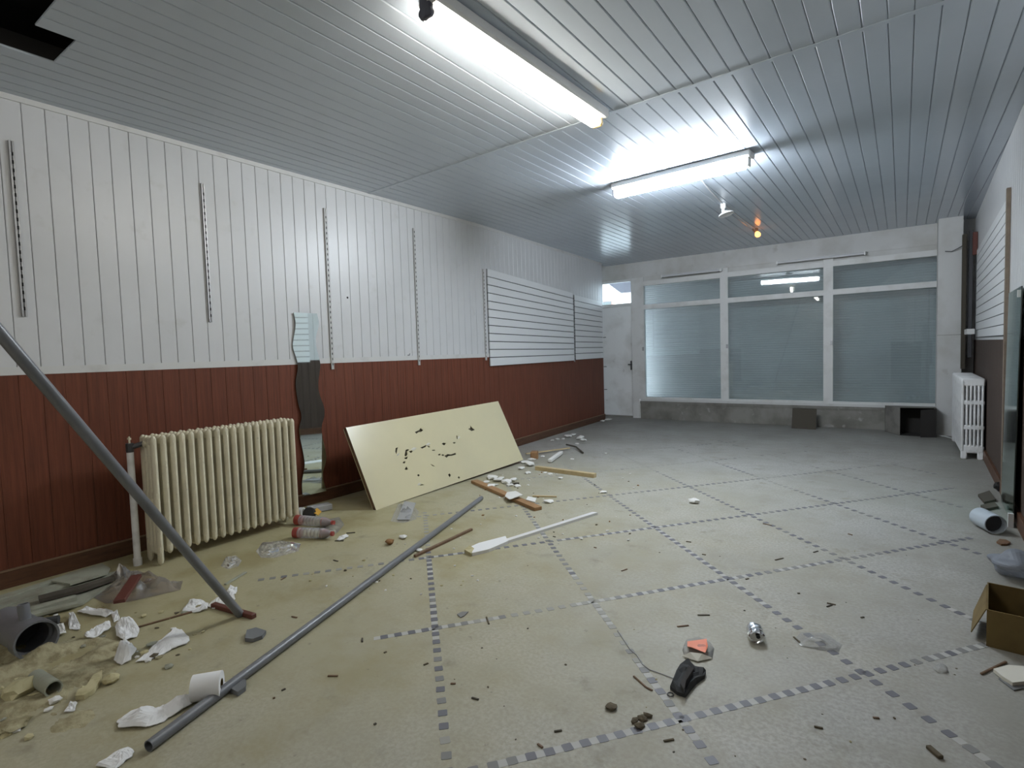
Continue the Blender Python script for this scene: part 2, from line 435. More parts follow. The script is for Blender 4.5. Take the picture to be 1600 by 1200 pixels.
# --- ceiling: dark slab with plastic planks hung below, missing near the front left
m = MB().box(((FAR_L + 1.1) / 2, (BACK_Y + 10.9) / 2, H + .45), (1.1 - FAR_L + .3, 10.9 - BACK_Y, .1))
ce = struct(m.build('ceiling', 'void', origin=(0, 0, 0)), 'plank ceiling with a dark hole where planks are missing')
PP = .1145; SPLIT = 3.70
def plank(x, y0, y1, sh={}):
    key = (round(y0, 3), round(y1, 3))
    if key in sh: return copy_part(sh[key], 'ceiling_plank', ce, (x, 0, 0))
    h = (PP - .002) / 2; c = .0055
    ring = [(-h, .010), (-h, c), (-h + c, 0), (h - c, 0), (h, c), (h, .010)]
    m = MB(); m.prism([Vector((a, y0, H + b)) for a, b in ring], Y * (y1 - y0)); o = m.build('ceiling_plank', 'ceiling_pvc', ce)
    o.location = (x, 0, 0); sh[key] = o; return o
k = -32
while True:
    x = -1.218 + PP * (k + .5); k += 1
    if x < -4.88: continue
    if x > .93: break
    y0 = BACK_Y
    if -3.83 < x < -3.49: y0 = 1.12
    elif -3.49 <= x < -2.35: y0 = .955
    plank(x, y0, SPLIT); plank(x, SPLIT, 10.3)
m = MB(); m.prism([(-4.5, 3.85, H), (.65, 3.56, H), (.65, 3.60, H), (-4.5, 3.89, H)], Z * -.004); m.build('joint_strip', 'ceiling_pvc', ce)

# --- far wall: doorway, shop windows, lintel, low parapet, pillar
m = MB()
def fbox(x0, x1, z0, z1, y0, y1, mi=0, mb=None):
    mb = mb or m
    mb.prism([(x0, fwy(x0) + y0, z0), (x1, fwy(x1) + y0, z0), (x1, fwy(x1) + y1, z0), (x0, fwy(x0) + y1, z0)], Z * (z1 - z0), mi)
fbox(-5.3, 1.0, 2.74, H + .4, -.02, .12); fbox(-4.3, 1.0, 2.72, H + .4, .1, .62)
wf = struct(m.build('wall_far', 'plaster', origin=(0, 0, 0)), 'shop front wall with lintel above the windows')
m = MB(); fbox(.43, 1.0, 0, H + .4, 0, .62); m.build('pier', 'plaster', wf)
m = MB(); fbox(-5.4, -5.03, 0, H + .4, -.5, .14); m.build('side_return', 'plaster', wf)
m = MB(); m.prism([(END_X - .3, END_Y, 0), (END_X - .005, END_Y, 0), (END_X - .005, END_Y + .02, 0), (END_X - .3, END_Y + .02, 0)], Z * (H + .4)); m.build('wall_end', 'wall_white', wf)
m = MB(); fbox(-4.17, .43, 0, .34, -.06, .62); m.build('parapet', 'concrete', wf)
m = MB(); fbox(-4.17, .43, .30, .345, -.075, -.055); m.build('parapet_lip', 'concrete', wf)
m = MB(); fbox(-4.17, .43, .34, .385, -.05, .40); m.build('sill', 'trim_white', wf)
m = MB(); m.box((.54, 9.99, (H + .02) / 2), (.27, .36, H + .02)); pil = m.build('pillar', 'plaster', wf)
m = MB(); m.box((.54, 9.809, 1.42), (.272, .003, .006)); m.build('pillar_joint', 'concrete', wf)

bays = [(-4.08, -2.64), (-2.51, -1.03), (-.90, .43)]
for n, (x0, x1) in enumerate(bays):
    root = bpy.data.objects.new('window_%d' % (n + 1), None); COL.objects.link(root); root.location = (x0, fwy(x0), .385); ORG[root.name] = Vector(root.location)
    struct(root, ['left shop window bay, brightest, with daylight down its left side', 'middle shop window bay with the reflected lamp in its top pane', 'right shop window bay, darkest, beside the pillar'][n])
    m = MB(); fbox(x0 - (.13 if n == 0 else .135), x0, .385, 2.74, -.04, .05)
    if n == 2: fbox(x1 - .015, x1 + .01, .385, 2.74, -.04, .05)
    m.build('mullion', 'frame_white', root)
    m = MB(); fbox(x0, x1, 2.575, 2.66, -.04, .05); m.build('head_rail', 'frame_white', root)
    m = MB(); fbox(x0, x1, 2.66, 2.74, -.005, .05); m.build('head_filler', 'plaster', root)
    m = MB(); fbox(x0, x1, 2.125, 2.21, -.04, .05); m.build('transom_bar', 'frame_white', root)
    m = MB(); fbox(x0, x1, .385, .42, -.04, .05); m.build('bottom_rail', 'frame_white', root)
    tl = -.05 if n >= 1 else 0
    for (z0, z1, nm) in ((.42, 2.125, 'pane'), (2.21, 2.575, 'top_pane')):
        m = MB(); t_ = tl if nm == 'top_pane' else tl * .6
        m.prism([(x0, fwy(x0) + .01 + t_, z0), (x1, fwy(x1) + .01 - t_, z0), (x1, fwy(x1) + .014 - t_, z0), (x0, fwy(x0) + .014 + t_, z0)], Z * (z1 - z0)); m.build(nm, 'window_glass', root)
    # latch on the mullion
    m = MB(); m.box((x0 - .02, fwy(x0) - .05, 1.36), (.03, .02, .07)); m.build('latch', 'steel', root)
# roller shutter let down half a metre outside the glass, its left end open to the door recess
s_ = MB(); nz_ = 58; h0, h1 = .345, 2.72; st = (h1 - h0) / nz_; pr = []
for q in range(nz_):
    zb = h0 + q * st; pr += [(0, zb), (.007, zb + st * .15), (.010, zb + st * .5), (.007, zb + st * .85)]
pr.append((0, h1)); xa, xb = -4.30, .62; vs = []; fs = []
for i, (dy, z) in enumerate(pr):
    vs += [(xa, fwy(xa) + .46 - dy, z), (xb, fwy(xb) + .46 - dy, z)]
    if i: fs.append((2 * i - 2, 2 * i - 1, 2 * i + 1, 2 * i))
s_.add(vs, fs); s_.add([Vector(v) + Y * .012 for v in vs], fs)
rs = empty('roller_shutter', (-1.8, fwy(-1.8) + .46, .345), 'grey roller shutter let down outside the shop windows', 'shutter')
s_.build('slat_curtain', 'shutter_grey', rs, kind='stuff')
g = MB(); fbox(xa - .05, xa, .345, 2.74, .42, .50, 0, g); g.build('guide_rail', 'steel', rs)
g = MB(); fbox(xa, xb, .345, .385, .43, .475, 0, g); g.build('bottom_bar', 'steel', rs)
# door with a light above it, at the left end of the shop front
root = bpy.data.objects.new('door_1', None); COL.objects.link(root); root.location = (-4.6, fwy(-4.6), 0); ORG[root.name] = Vector(root.location)
struct(root, 'dirty white flush door in the far left corner')
m = MB(); fbox(-5.03, -4.34, .03, 2.22, .06, .10); m.build('door_leaf', 'door_white', root)
m = MB(); fbox(-4.34, -4.21, 0, 2.74, -.03, .12); fbox(-5.06, -4.34, 2.22, 2.275, .02, .12); fbox(-5.06, -4.34, 2.70, 2.75, .02, .12); m.build('door_frame', 'frame_white', root)
m = MB(); fbox(-4.41, -4.385, .95, 1.13, .045, .062); m.box((-4.41, fwy(-4.4) + .03, 1.06), (.09, .015, .015)); m.build('door_handle', 'dark_metal', root)
for z in (.55, 1.02, 1.62):
    m = MB(); m.box((-4.99, fwy(-5) + .055, z), (.1, .008, .012)); m.build('hinge', 'dark_metal', root)
m = MB(); fbox(-5.03, -4.34, 0, .03, .03, .2); m.build('threshold', 'concrete', root)
root2 = bpy.data.objects.new('window_4', None); COL.objects.link(root2); root2.location = (-4.69, fwy(-4.69) + .08, 2.275); ORG[root2.name] = Vector(root2.location)
struct(root2, 'small bright transom light above the white door')
m = MB(); fbox(-5.03, -4.34, 2.275, 2.70, .07, .074); m.build('pane', 'window_glass', root2)
# outside: pavement, awning and the house across the street, seen through the light above the door
struct(MB().box((-3, 25, -.25), (60, 28.6, .1)).build('pavement', 'asphalt', origin=(-3, 25, -.3)), 'grey street outside')
aw = MB(); aw.prism([(-5.3, fwy(-5.3) + .12, 3.02), (-4.31, fwy(-4.31) + .12, 3.02), (-4.31, 11.9, 2.66), (-5.3, 11.9, 2.66)], Z * .04); tag(aw.build('awning', 'awning_grey'), 'grey awning outside above the white corner door', 'awning')
hb = empty('house', (-16, 30, -.2), 'pale house across the street seen through the light above the door', 'house')
m = MB(); m.box((-16, 31, 3.3), (24, 2, 7)); m.build('wall', 'facade', hb)
for i in range(6):
    m = MB(); m.box((-24 + i * 3.2, 29.98, 3.6), (1.1, .06, 1.5)); w_ = m.build('window_frame', 'brick_red', hb)
    m = MB(); m.box((-24 + i * 3.2, 29.94, 3.6), (.9, .04, 1.3)); m.build('pane', 'mirror_edge', w_)

# ================================================================== LIGHTS IN THE ROOM
def fixture(name, label, a, b, tubemat, hoff, amber=False, tr=.03, hz=.066, hw=.13):
    a, b = Vector(a), Vector(b); d = (b - a).normalized()
    root = empty(name, ((a + b) / 2).xy.to_3d() + Z * H, label, 'light', 'ceiling tube lights')
    m = MB(); h0, h1 = a + hoff - d * .03, b + hoff + d * .05; h0.z = h1.z = H - hz / 2
    m.beam(h0, h1, hw, hz, bev=.012); m.build('housing', 'lamp_housing', root)
    m = MB(); m.tube([a, a + d * .012, b - d * .012, b], [tr * .8, tr, tr, tr * .8], 20); m.build('tube', tubemat, root, smooth=True)
    for e, sgn, am in ((a, -1, False), (b, 1, amber)):
        m = MB(); m.bbox(e + d * sgn * .016 + hoff * .5 + Z * (H - e.z) * .28, (.028 if abs(d.x) > .5 else .075, .075 if abs(d.x) > .5 else .028, H - e.z + .01), .008)
        m.lathe([(0, -.014), (.024, -.014), (.026, 0), (.024, .014), (0, .014)], e + d * sgn * .016, d, 14)
        m.lathe([(0, -.014), (.020, -.014), (.022, 0), (.020, .014), (0, .014)], e + d * sgn * .016 + hoff * 1.1, d, 14)
        m.build('socket', 'socket_amber' if am else ('socket_grey' if sgn < 0 else 'lamp_housing'), root)
    return root
fixture('fluorescent_light', 'lit fluorescent tube light nearest the camera, running lengthways on the ceiling', (-1.832, 1.975, H - .095), (-1.775, 3.585, H - .095), 'tube_near', Vector((.032, 0, 0)), True)
fixture('fluorescent_light', 'lit fluorescent tube light set crossways, further back towards the shop windows', (-2.383, 5.283, H - .105), (-1.115, 5.182, H - .105), 'tube_far', Vector((0, .012, 0)), tr=.045, hz=.06, hw=.15)
fixture('fluorescent_light', 'added fill tube light on the ceiling, unseen behind the camera', (-1.83, -2.25, H - .095), (-1.83, -.70, H - .095), 'fill_back', Vector((.032, 0, 0)))  # unseen fixture, added only as fill light
# small lampholders joined by a cable along the planks
m = MB(); m.tube([(-1.62, 5.30, H - .006), (-1.70, 6.2, H - .006), (-1.735, 6.85, H - .006), (-1.74, 7.7, H - .006), (-1.74, 8.6, H - .006)], .006, 6)
tag(m.build('ceiling_cable', 'trim_white'), 'white cable along the ceiling from the far tube to the two small lamps', 'cable')
lp = empty('ceiling_lamp', (-1.734, 6.85, H), 'unlit small white ceiling lamp with round shade, nearer of the two', 'lamp', 'small ceiling lamps')
m = MB(); m.lathe([(0, 0), (.03, 0), (.03, .05), (.018, .06), (.018, .10), (0, .10)], (-1.734, 6.85, H), -Z, 14); m.build('lampholder', 'lamp_housing', lp)
m = MB(); m.lathe([(.02, .09), (.05, .105), (.085, .125), (.09, .14), (.082, .14), (.045, .115), (.02, .10)], (-1.734, 6.85, H), -Z + X * .25, 20); m.build('shade', 'white_plastic', lp, smooth=True)
lp = empty('ceiling_lamp', (-1.741, 8.62, H), 'small amber glowing bulb on the ceiling near the shop window', 'lamp', 'small ceiling lamps')
m = MB(); m.lathe([(0, 0), (.04, 0), (.035, .03), (.02, .035), (.02, .05), (0, .05)], (-1.741, 8.62, H), -Z, 14); m.build('lampholder', 'wood_dark', lp)
m = MB(); m.lathe([(0, .05), (.018, .05), (.035, .075), (.04, .10), (.028, .125), (0, .135)], (-1.741, 8.62, H), -Z + X * .4, 14); m.build('bulb', 'bulb_amber', lp, smooth=True)
# two unlit tubes on the lintel above the shop windows
for (xa, xb, z, lab) in ((-3.59, -2.57, 2.675, 'unlit tube on the lintel above the left window bay'), (-1.66, -.475, 2.69, 'unlit tube on the lintel above the middle and right window bays')):
    yy = 10.08
    s_ = yy / 9.9
    r_ = empty('lintel_tube', (xa, yy, z), lab, 'light', 'unlit lintel tubes'); xa, xb = xa * s_, xb * s_; z = 1.35 + (z - 1.35) * s_
    m = MB(); m.tube([(xa, yy, z), (xb, yy, z)], .018, 10); m.build('tube', 'unlit_tube', r_, smooth=True)
    m = MB(); m.box(((xa + xb) / 2, yy + .05, z + .015), (xb - xa + .06, .05, .04)); m.build('housing', 'trim_white', r_)
    for e in (xa - .01, xb + .01):
        m = MB(); m.box((e, yy + .012, z), (.02, .06, .05)); m.build('end_cap', 'lamp_housing', r_)

# ================================================================== THINGS ON THE LEFT WALL
def upright(y, z0, z1, label, dark=False):
    r = empty('shelf_upright', lw(y) + Z * z0, label, 'shelf upright', 'slotted uprights on the left wall')
    c = lw(y); w = .026; d = .014
    m = MB(); m.box(c + X * (.002) + Z * (z0 + z1) / 2, (.004, w, z1 - z0))
    for s_ in (-1, 1): m.box(c + X * d / 2 + Y * s_ * (w / 2 - .002) + Z * (z0 + z1) / 2, (d, .004, z1 - z0))
    for s_ in (-1, 1): m.box(c + X * d + Y * s_ * (w / 2 - .005) + Z * (z0 + z1) / 2, (.003, .010, z1 - z0))
    m.build('channel', 'trim_white' if not dark else 'steel', r)
    m = MB(); z = z0 + .05
    while z < z1 - .04: m.box(c + X * (d + .0012) + Y * .001 + Z * z, (.002, .009, .022)); z += .05
    m.build('slots', 'void', r, kind='stuff')
    return r
upright(1.06, 1.675, 2.755, 'short grey slotted shelf upright, nearest to the camera', True)
upright(2.20, 1.675, 2.757, 'short grey slotted shelf upright above the cream radiator', True)
upright(3.326, 1.25, 2.785, 'long white slotted shelf upright just right of the wavy mirror')
upright(4.496, 1.25, 2.79, 'long white slotted shelf upright midway between wavy mirror and slatted panel')
upright(5.74, 1.27, 2.47, 'white slotted shelf upright touching the slatted panel')
upright(8.46, 1.17, 2.34, 'grey slotted shelf upright between the two slatted panels', True)

def slat_panel(label, corners, n, off=.02):
    """corners: (y0, top0, bottom0), (y1, top1, bottom1) on the left wall"""
    (y0, t0, b0), (y1, t1, b1) = corners
    r = empty('slatted_panel', lw(y0) + Z * b0, label, 'display panel', 'slatted display panels')
    p0, p1 = lw(y0), lw(y1)
    m = MB(); m.prism([p0 + Z * b0, p1 + Z * b1, p1 + Z * t1, p0 + Z * t0], X * .012); m.build('backing', 'dark_metal', r)
    for k in range(n):
        f0, f1 = k / n, (k + 1) / n; g = .011
        za0, zb0 = b0 + (t0 - b0) * f0 + g * (k > 0), b0 + (t0 - b0) * f1
        za1, zb1 = b1 + (t1 - b1) * f0 + g * (k > 0), b1 + (t1 - b1) * f1
        m = MB(); m.prism([p0 + X * .012 + Z * za0, p1 + X * .012 + Z * za1, p1 + X * .012 + Z * zb1, p0 + X * .012 + Z * zb0], X * .014); m.build('slat', 'slat_white', r)
    return r
slat_panel('large white slatted display panel on the left wall', ((5.82, 2.48, 1.192), (8.42, 2.357, 1.196)), 12)
slat_panel('smaller white slatted display panel on the left wall, next to the corner door', ((8.50, 2.332, 1.206), (9.73, 2.285, 1.211)), 11)

# wavy mirror
Lp = [(459, 488), (462, 508), (458, 533), (458, 544), (464.5, 565), (465.5, 577), (462, 599), (466, 629), (471.5, 651), (467.5, 673), (474, 709), (476, 728), (472, 753), (473, 776)]
Rp = [(495, 490), (498.5, 506), (494, 525), (494, 540), (500, 565), (500.5, 575), (497.5, 597), (499, 615), (506, 635), (507, 649), (502.5, 673), (510, 714), (504.5, 742), (510, 767)]
def smooth(pts, n=5):
    o = []
    for i in range(len(pts) - 1):
        p0, p1, p2, p3 = [Vector(pts[max(0, min(len(pts) - 1, i + k))]) for k in (-1, 0, 1, 2)]
        for j in range(n):
            t = j / n; o.append(.5 * ((2 * p1) + (p2 - p0) * t + (2 * p0 - 5 * p1 + 4 * p2 - p3) * t * t + (3 * p1 - p0 - 3 * p2 + p3) * t ** 3))
    o.append(Vector(pts[-1])); return o
Ls, Rs = smooth(Lp), smooth(Rp)
TH = math.radians(13.5); mn = Vector((math.cos(TH), -math.sin(TH), 0)); mp0 = Vector((W + .012, 2.90, 0))
def onmir(p): d = ray(p.x, p.y); return CAM + d * ((mp0 - CAM).dot(mn) / d.dot(mn))
L3 = [onmir(p) for p in Ls]; R3 = [onmir(p) for p in Rs]
mr_ = empty('wavy_mirror', (W + .006, 3.05, .11), 'tall narrow frameless mirror with wavy sides beside the cream radiator', 'mirror')
n = len(L3); m = MB(); vs = L3 + R3; m.add(vs, [(i, i + 1, n + i + 1, n + i) for i in range(n - 1)]); m.build('glass', 'mirror_silver', mr_)
m = MB(); bk = [v - mn * .007 for v in vs]; m.add(vs + bk, [(i, 2 * n + i, 2 * n + i + 1, i + 1) for i in range(n - 1)] + [(n + i, n + i + 1, 3 * n + i + 1, 3 * n + i) for i in range(n - 1)] + [(2 * n + i, 3 * n + i, 3 * n + i + 1, 2 * n + i + 1) for i in range(n - 1)])
m.build('edge', 'mirror_edge', mr_)

# ------------------------------------------------------------------ cast-iron radiators
def capsule(m, c0, c1, rx, ry, n=10):
    """vertical column with rounded ends, elliptical section"""
    h = c1 - c0; rings = [(.35, 0), (.8, .012), (1, .035), (1, h - .035), (.8, h - .012), (.35, h)]
    return rings
def column(m, cx, cy, z0, z1, rx, ry, n=10, tilt=None):
    vs = []; fs = []
    rings = [(.3, z0), (.78, z0 + .01), (1, z0 + .03), (1, z1 - .03), (.78, z1 - .01), (.3, z1)]
    for s_, z in rings: vs += [(cx + rx * s_ * math.cos(2 * math.pi * k / n), cy + ry * s_ * math.sin(2 * math.pi * k / n), z) for k in range(n)]
    for i in range(len(rings) - 1): fs += [(i * n + k, i * n + (k + 1) % n, (i + 1) * n + (k + 1) % n, (i + 1) * n + k) for k in range(n)]
    fs += [tuple(reversed(range(n))), tuple(range((len(rings) - 1) * n, len(rings) * n))]
    m.add(vs, fs)
rad = empty('cream_radiator', (-4.14, 2.07, 0), 'cream painted cast iron column radiator against the left wall', 'radiator')
ys = [1.565 + i * .0600 for i in range(18)]
m = MB(); c = Vector((-4.14, ys[1], 0))
for k in range(4): column(m, -4.06 - k * .052, c.y, .065, .875, .021, .019)
for z in (.105, .835): m.bbox((-4.14, c.y, z), (.20, .030, .055), .008)
for z in (.12, .82): m.tube([(-4.14, c.y - .031, z), (-4.14, c.y + .031, z)], .026, 10)
sec = m.build('section', 'radiator_cream', rad, smooth=True)
for yv in ys[2:-1]: copy_part(sec, 'section', rad, ORG[rad.name] + Y * (yv - ys[1]))
for yv, nm in ((ys[0], 'end_section'), (ys[-1], 'end_section')):
    m = MB()
    for k in range(4): column(m, -4.06 - k * .052, yv, .0 if k in (0, 3) else .065, .875, .021, .019)
    for z in (.105, .47, .835): m.bbox((-4.14, yv, z), (.20, .030, .055), .008)
    m.bbox((-4.14, yv, .47), (.16, .012, .72), .004)
    m.lathe([(0, 0), (.03, 0), (.03, .012), (.018, .018), (.018, .03), (0, .03)], (-4.14, yv, .82), Y * (-1 if yv < 2 else 1), 8)
    m.build(nm, 'radiator_cream', rad, smooth=True)
m = MB(); m.tube([(-4.2, 1.478, 0), (-4.2, 1.478, .77)], .021, 12); m.tube([(-4.2, 1.478, 0), (-4.2, 1.478, .05)], .026, 12); m.build('supply_pipe', 'radiator_white', rad, smooth=True)
m = MB(); m.tube([(-4.2, 1.478, .77), (-4.2, 1.478, .83)], .024, 8); m.tube([(-4.2, 1.478, .80), (-4.17, 1.55, .82)], .018, 8); vlv = m.build('valve', 'dark_metal', rad)
m = MB(); m.tube([(-4.2, 1.478, .83), (-4.2, 1.478, .875)], .006, 6); m.box((-4.2, 1.478, .86), (.03, .014, .012)); m.build('spindle', 'radiator_cream', vlv)

rr_ = empty('white_radiator', (.66, 8.7, 0), 'white cast iron radiator with slotted end beside the pillar', 'radiator')
def rsec(m, yv, leg=False):
    x0, x1 = .550, .755
    for k in range(6): column(m, x0 + .018 + k * (x1 - x0 - .036) / 5, yv, .08, .90, .0125, .019, 8)
    for z in (.115, .36, .64, .87): m.bbox(((x0 + x1) / 2, yv, z), (x1 - x0, .036, .055 if z in (.36, .64) else .09), .012)
    m.bbox((x0 + .012, yv, .49), (.022, .05, .80), .006)
    if leg:
        for x in (x0 + .03, x1 - .03): m.bbox((x, yv, .05), (.055, .045, .10), .01)
m = MB(); rsec(m, 7.97, True); m.build('end_section', 'radiator_white', rr_, smooth=True)
m = MB(); rsec(m, 8.03); sec = m.build('section', 'radiator_white', rr_, smooth=True)
for i in range(1, 22): copy_part(sec, 'section', rr_, ORG[rr_.name] + Y * .058 * i)
m = MB(); rsec(m, 8.03 + 22 * .058, True); m.build('end_section', 'radiator_white', rr_, smooth=True)

# ------------------------------------------------------------------ right wall and far right corner
def rpanel(name_lab, y0, y1, z0, z1, n):
    r = empty('slatted_panel', (rwx(y0), y0, z0), name_lab, 'display panel', 'slatted display panels')
    rstrip('backing', 'dark_metal', z0, z1, .010, y0, y1, r)
    for k in range(n):
        a, b = z0 + (z1 - z0) * k / n + .009, z0 + (z1 - z0) * (k + 1) / n
        p0, p1 = Vector((rwx(y0) - .010, y0, 0)), Vector((rwx(y1) - .010, y1, 0)); m = MB()
        m.prism([p0 + Z * a, p1 + Z * a, p1 + Z * b, p0 + Z * b], X * -.005); m.build('slat', 'slat_white', r)
rpanel('white slatted display panel on the right wall above the white radiator', 6.20, 9.55, 1.37, 2.52, 12)
rpanel('white slatted display panel on the right wall, nearer than the green mirror', 2.2, 3.72, 1.30, 2.50, 12)
m = MB(); m.box((rwx(6.13) - .016, 6.13, 1.3), (.026, .05, 2.56)); tag(m.build('wooden_post', 'wood_dull'), 'upright wooden post on the right wall behind the green mirror', 'post')
gm = empty('leaning_mirror', (.6, 5.2, 0), 'large green tinted mirror sheet standing against the right wall', 'mirror')
MY0, MY1 = 5.20, 5.92
a0, a1 = Vector((rwx(MY0) - .045, MY0, .015)), Vector((rwx(MY1) - .045, MY1, .015)); b0, b1 = Vector((rwx(MY0) - .022, MY0, 1.71)), Vector((rwx(MY1) - .022, MY1, 1.71))
m = MB(); m.add([a0, a1, b1, b0], [(0, 1, 2, 3)]); m.build('glass', 'mirror_green', gm)
m = MB(); m.prism([a0 + X * .001, a1 + X * .001, b1 + X * .001, b0 + X * .001], X * .006); m.build('edge', 'mirror_edge', gm)
m = MB(); m.box((rwx(MY0) - .030, MY0 + .02, 1.66), (.02, .02, .05)); m.build('clip', 'white_plastic', gm)
m = MB(); m.box((rwx(MY0) - .055, MY0 - .01, .05), (.03, .03, .10)); m.build('clip', 'white_plastic', gm)
m = MB(); m.bbox((.685, 9.74, 1.86), (.05, .05, 1.83), .006); tag(m.build('dark_board', 'chip_dark'), 'dark upright board leaning in the corner beside the pillar, thicker one', 'board')
m = MB(); m.bbox((.755, 9.74, 1.96), (.045, .05, 1.72), .006); tag(m.build('dark_board', 'dark_metal'), 'dark upright strip leaning in the corner beside the right wall, thinner one', 'board')
m = MB(); m.bbox((.785, 9.62, 2.62), (.05, .05, .30), .004); tag(m.build('wood_block', 'wood_red'), 'reddish wood block high up in the far right corner', 'block')
m = MB(); m.bbox((.72, 9.35, 1.45), (.08, .35, .07), .004); tag(m.build('shelf_stub', 'trim_white'), 'short white shelf stub below the slatted panel on the right wall', 'shelf')
m = MB(); m.tube([(.48, 9.79, 2.58), (.55, 9.77, 2.565), (.62, 9.76, 2.60), (.66, 9.72, 2.62)], .006, 6); tag(m.build('loose_wire', 'dark_metal'), 'loose dark wire hanging across the top of the pillar', 'wire')
m = MB(); m.tube([(.42, 9.72, .012), (.50, 9.66, .012), (.56, 9.5, .012)], .01, 6); tag(m.build('floor_cable', 'trim_white'), 'white cable on the floor at the foot of the pillar', 'cable')

# ================================================================== LARGE THINGS ON THE FLOOR
# --- cream board (a door leaf on its side) propped towards the left wall, punched full of holes
BL, BR = Vector((-3.79, 3.19, .0)), Vector((-3.80, 5.53, .035)); TL, TR = Vector((-4.14, 3.19, .72)), Vector((-4.187, 5.56, .748))
pu = (BR - BL); PW = pu.length; pu.normalize(); pn = pu.cross(TL - BL).normalized(); pv = pn.cross(pu).normalized(); PH = (TL - BL).dot(pv)
if pn.x < 0: pn = -pn
def on_panel(px, py):
    d = ray(px, py); t = (BL - CAM).dot(pn) / d.dot(pn); q = CAM + d * t - BL; return Vector((q.dot(pu), q.dot(pv)))
hz_ = [ # outlines in a 10x enlargement of the corner (600,640)
 [(490, 345), (550, 325), (570, 300), (605, 325), (575, 345), (545, 345), (510, 365)], [(1320, 300), (1350, 290), (1352, 262), (1380, 290), (1412, 310), (1370, 325)],
 [(905, 535), (930, 522), (965, 530), (940, 552)], [(1075, 518), (1095, 510), (1120, 518), (1095, 528)], [(1132, 412), (1146, 415), (1150, 450), (1138, 452)],
 [(178, 650), (185, 610), (215, 602), (205, 630), (195, 680)], [(340, 640), (375, 632), (390, 640), (360, 655), (365, 690), (345, 715), (325, 705)], [(390, 655), (430, 645), (446, 656), (420, 672)],
 [(318, 755), (350, 745), (368, 738), (358, 768), (330, 766)], [(292, 830), (315, 812), (335, 815), (325, 838)], [(325, 932), (350, 898), (372, 930), (350, 938)], [(520, 1025), (540, 1012), (558, 1025), (540, 1040)],
 [(848, 700), (880, 692), (880, 710), (850, 712)], [(900, 712), (915, 700), (940, 708), (925, 722)], [(955, 720), (1000, 700), (1045, 705), (1110, 685), (1112, 706), (1060, 718), (1010, 722), (985, 742)],
 [(575, 590), (620, 575), (655, 560), (650, 580), (600, 602)], [(665, 560), (700, 570), (718, 580), (700, 588)], [(725, 855), (760, 865), (795, 885), (760, 880)],
 [(1005, 1020), (1025, 1002), (1042, 1025), (1025, 1050)], [(1155, 1065), (1165, 1045), (1185, 1060), (1175, 1075)], [(560, 1185), (590, 1168), (625, 1172), (590, 1182)], [(752, 632), (790, 628), (800, 638), (760, 642)]]
holes = []
for h in hz_:
    cx_, cy_ = sum(p[0] for p in h) / len(h), sum(p[1] for p in h) / len(h)
    holes.append([on_panel(600 + (cx_ + (x - cx_) * 1.15) / 10, 640 + (cy_ + (y - cy_) * 1.4) / 10) for x, y in h])
pts = [Vector((0, 0)), Vector((PW, 0)), Vector((PW, PH)), Vector((0, PH))]; edges = [(0, 1), (1, 2), (2, 3), (3, 0)]
for h in holes:
    o = len(pts); pts += h; edges += [(o + i, o + (i + 1) % len(h)) for i in range(len(h))]
vo, eo, fo, *_ = delaunay_2d_cdt(pts, edges, [], 0, 1e-6)
def inside(p, poly):
    c = False
    for i in range(len(poly)):
        a, b = poly[i], poly[i - 1]
        if (a.y > p.y) != (b.y > p.y) and p.x < (b.x - a.x) * (p.y - a.y) / (b.y - a.y) + a.x: c = not c
    return c
door = empty('punctured_board', (BL + BR) / 2, 'cream board full of punched holes leaning towards the left wall', 'board')
def P3(uv, dep=0): return BL + pu * uv[0] + pv * uv[1] + pn * dep
m = MB(); fs = [f for f in fo if not any(inside((vo[f[0]] + vo[f[1]] + vo[f[2]]) / 3, h) for h in holes)]
m.add([P3(v) for v in vo], fs)
for h in holes:
    nh = len(h); m.add([P3(v) for v in h] + [P3(v, -.006) for v in h], [(i, (i + 1) % nh, nh + (i + 1) % nh, nh + i) for i in range(nh)])
m.build('front_skin', 'board_cream', door)
m = MB(); m.prism([P3((0, 0), -.038), P3((PW, 0), -.038), P3((PW, PH), -.038), P3((0, PH), -.038)], pn * -.006); m.build('back_skin', 'board_cream', door)
m = MB()
for (u0, v0, u1, v1) in ((0, 0, PW, .03), (0, PH - .03, PW, PH), (0, 0, .03, PH), (PW - .03, 0, PW, PH)):
    m.prism([P3((u0, v0), -.002), P3((u1, v0), -.002), P3((u1, v1), -.002), P3((u0, v1), -.002)], pn * -.034)
m.build('edge_frame', 'wood_dark', door)
m = MB(); m.prism([P3((.03, .03), -.022), P3((PW - .03, .03), -.022), P3((PW - .03, PH - .03), -.022), P3((.03, PH - .03), -.022)], pn * -.004); m.build('hollow_core', 'board_core', door)
for (x, y, w_, h_) in ((455, 620, 40, 26), (680, 545, 34, 22), (210, 705, 16, 22), (540, 1170, 22, 22), (1160, 440, 14, 22)):   # torn lips of the skin
    c = [on_panel(600 + (x + dx * w_) / 10, 640 + (y + dy * h_) / 10) for dx, dy in ((-1, .2), (0, -1), (1, -.3), (.2, 1))]
    m = MB(); m.add([P3(c[0], .001), P3(c[1], .012), P3(c[2], .018), P3(c[3], .002), P3(c[1], .010), P3(c[2], .016)], [(0, 1, 2, 3), (0, 4, 5, 3)]); m.build('torn_flap', 'tear_white', door)

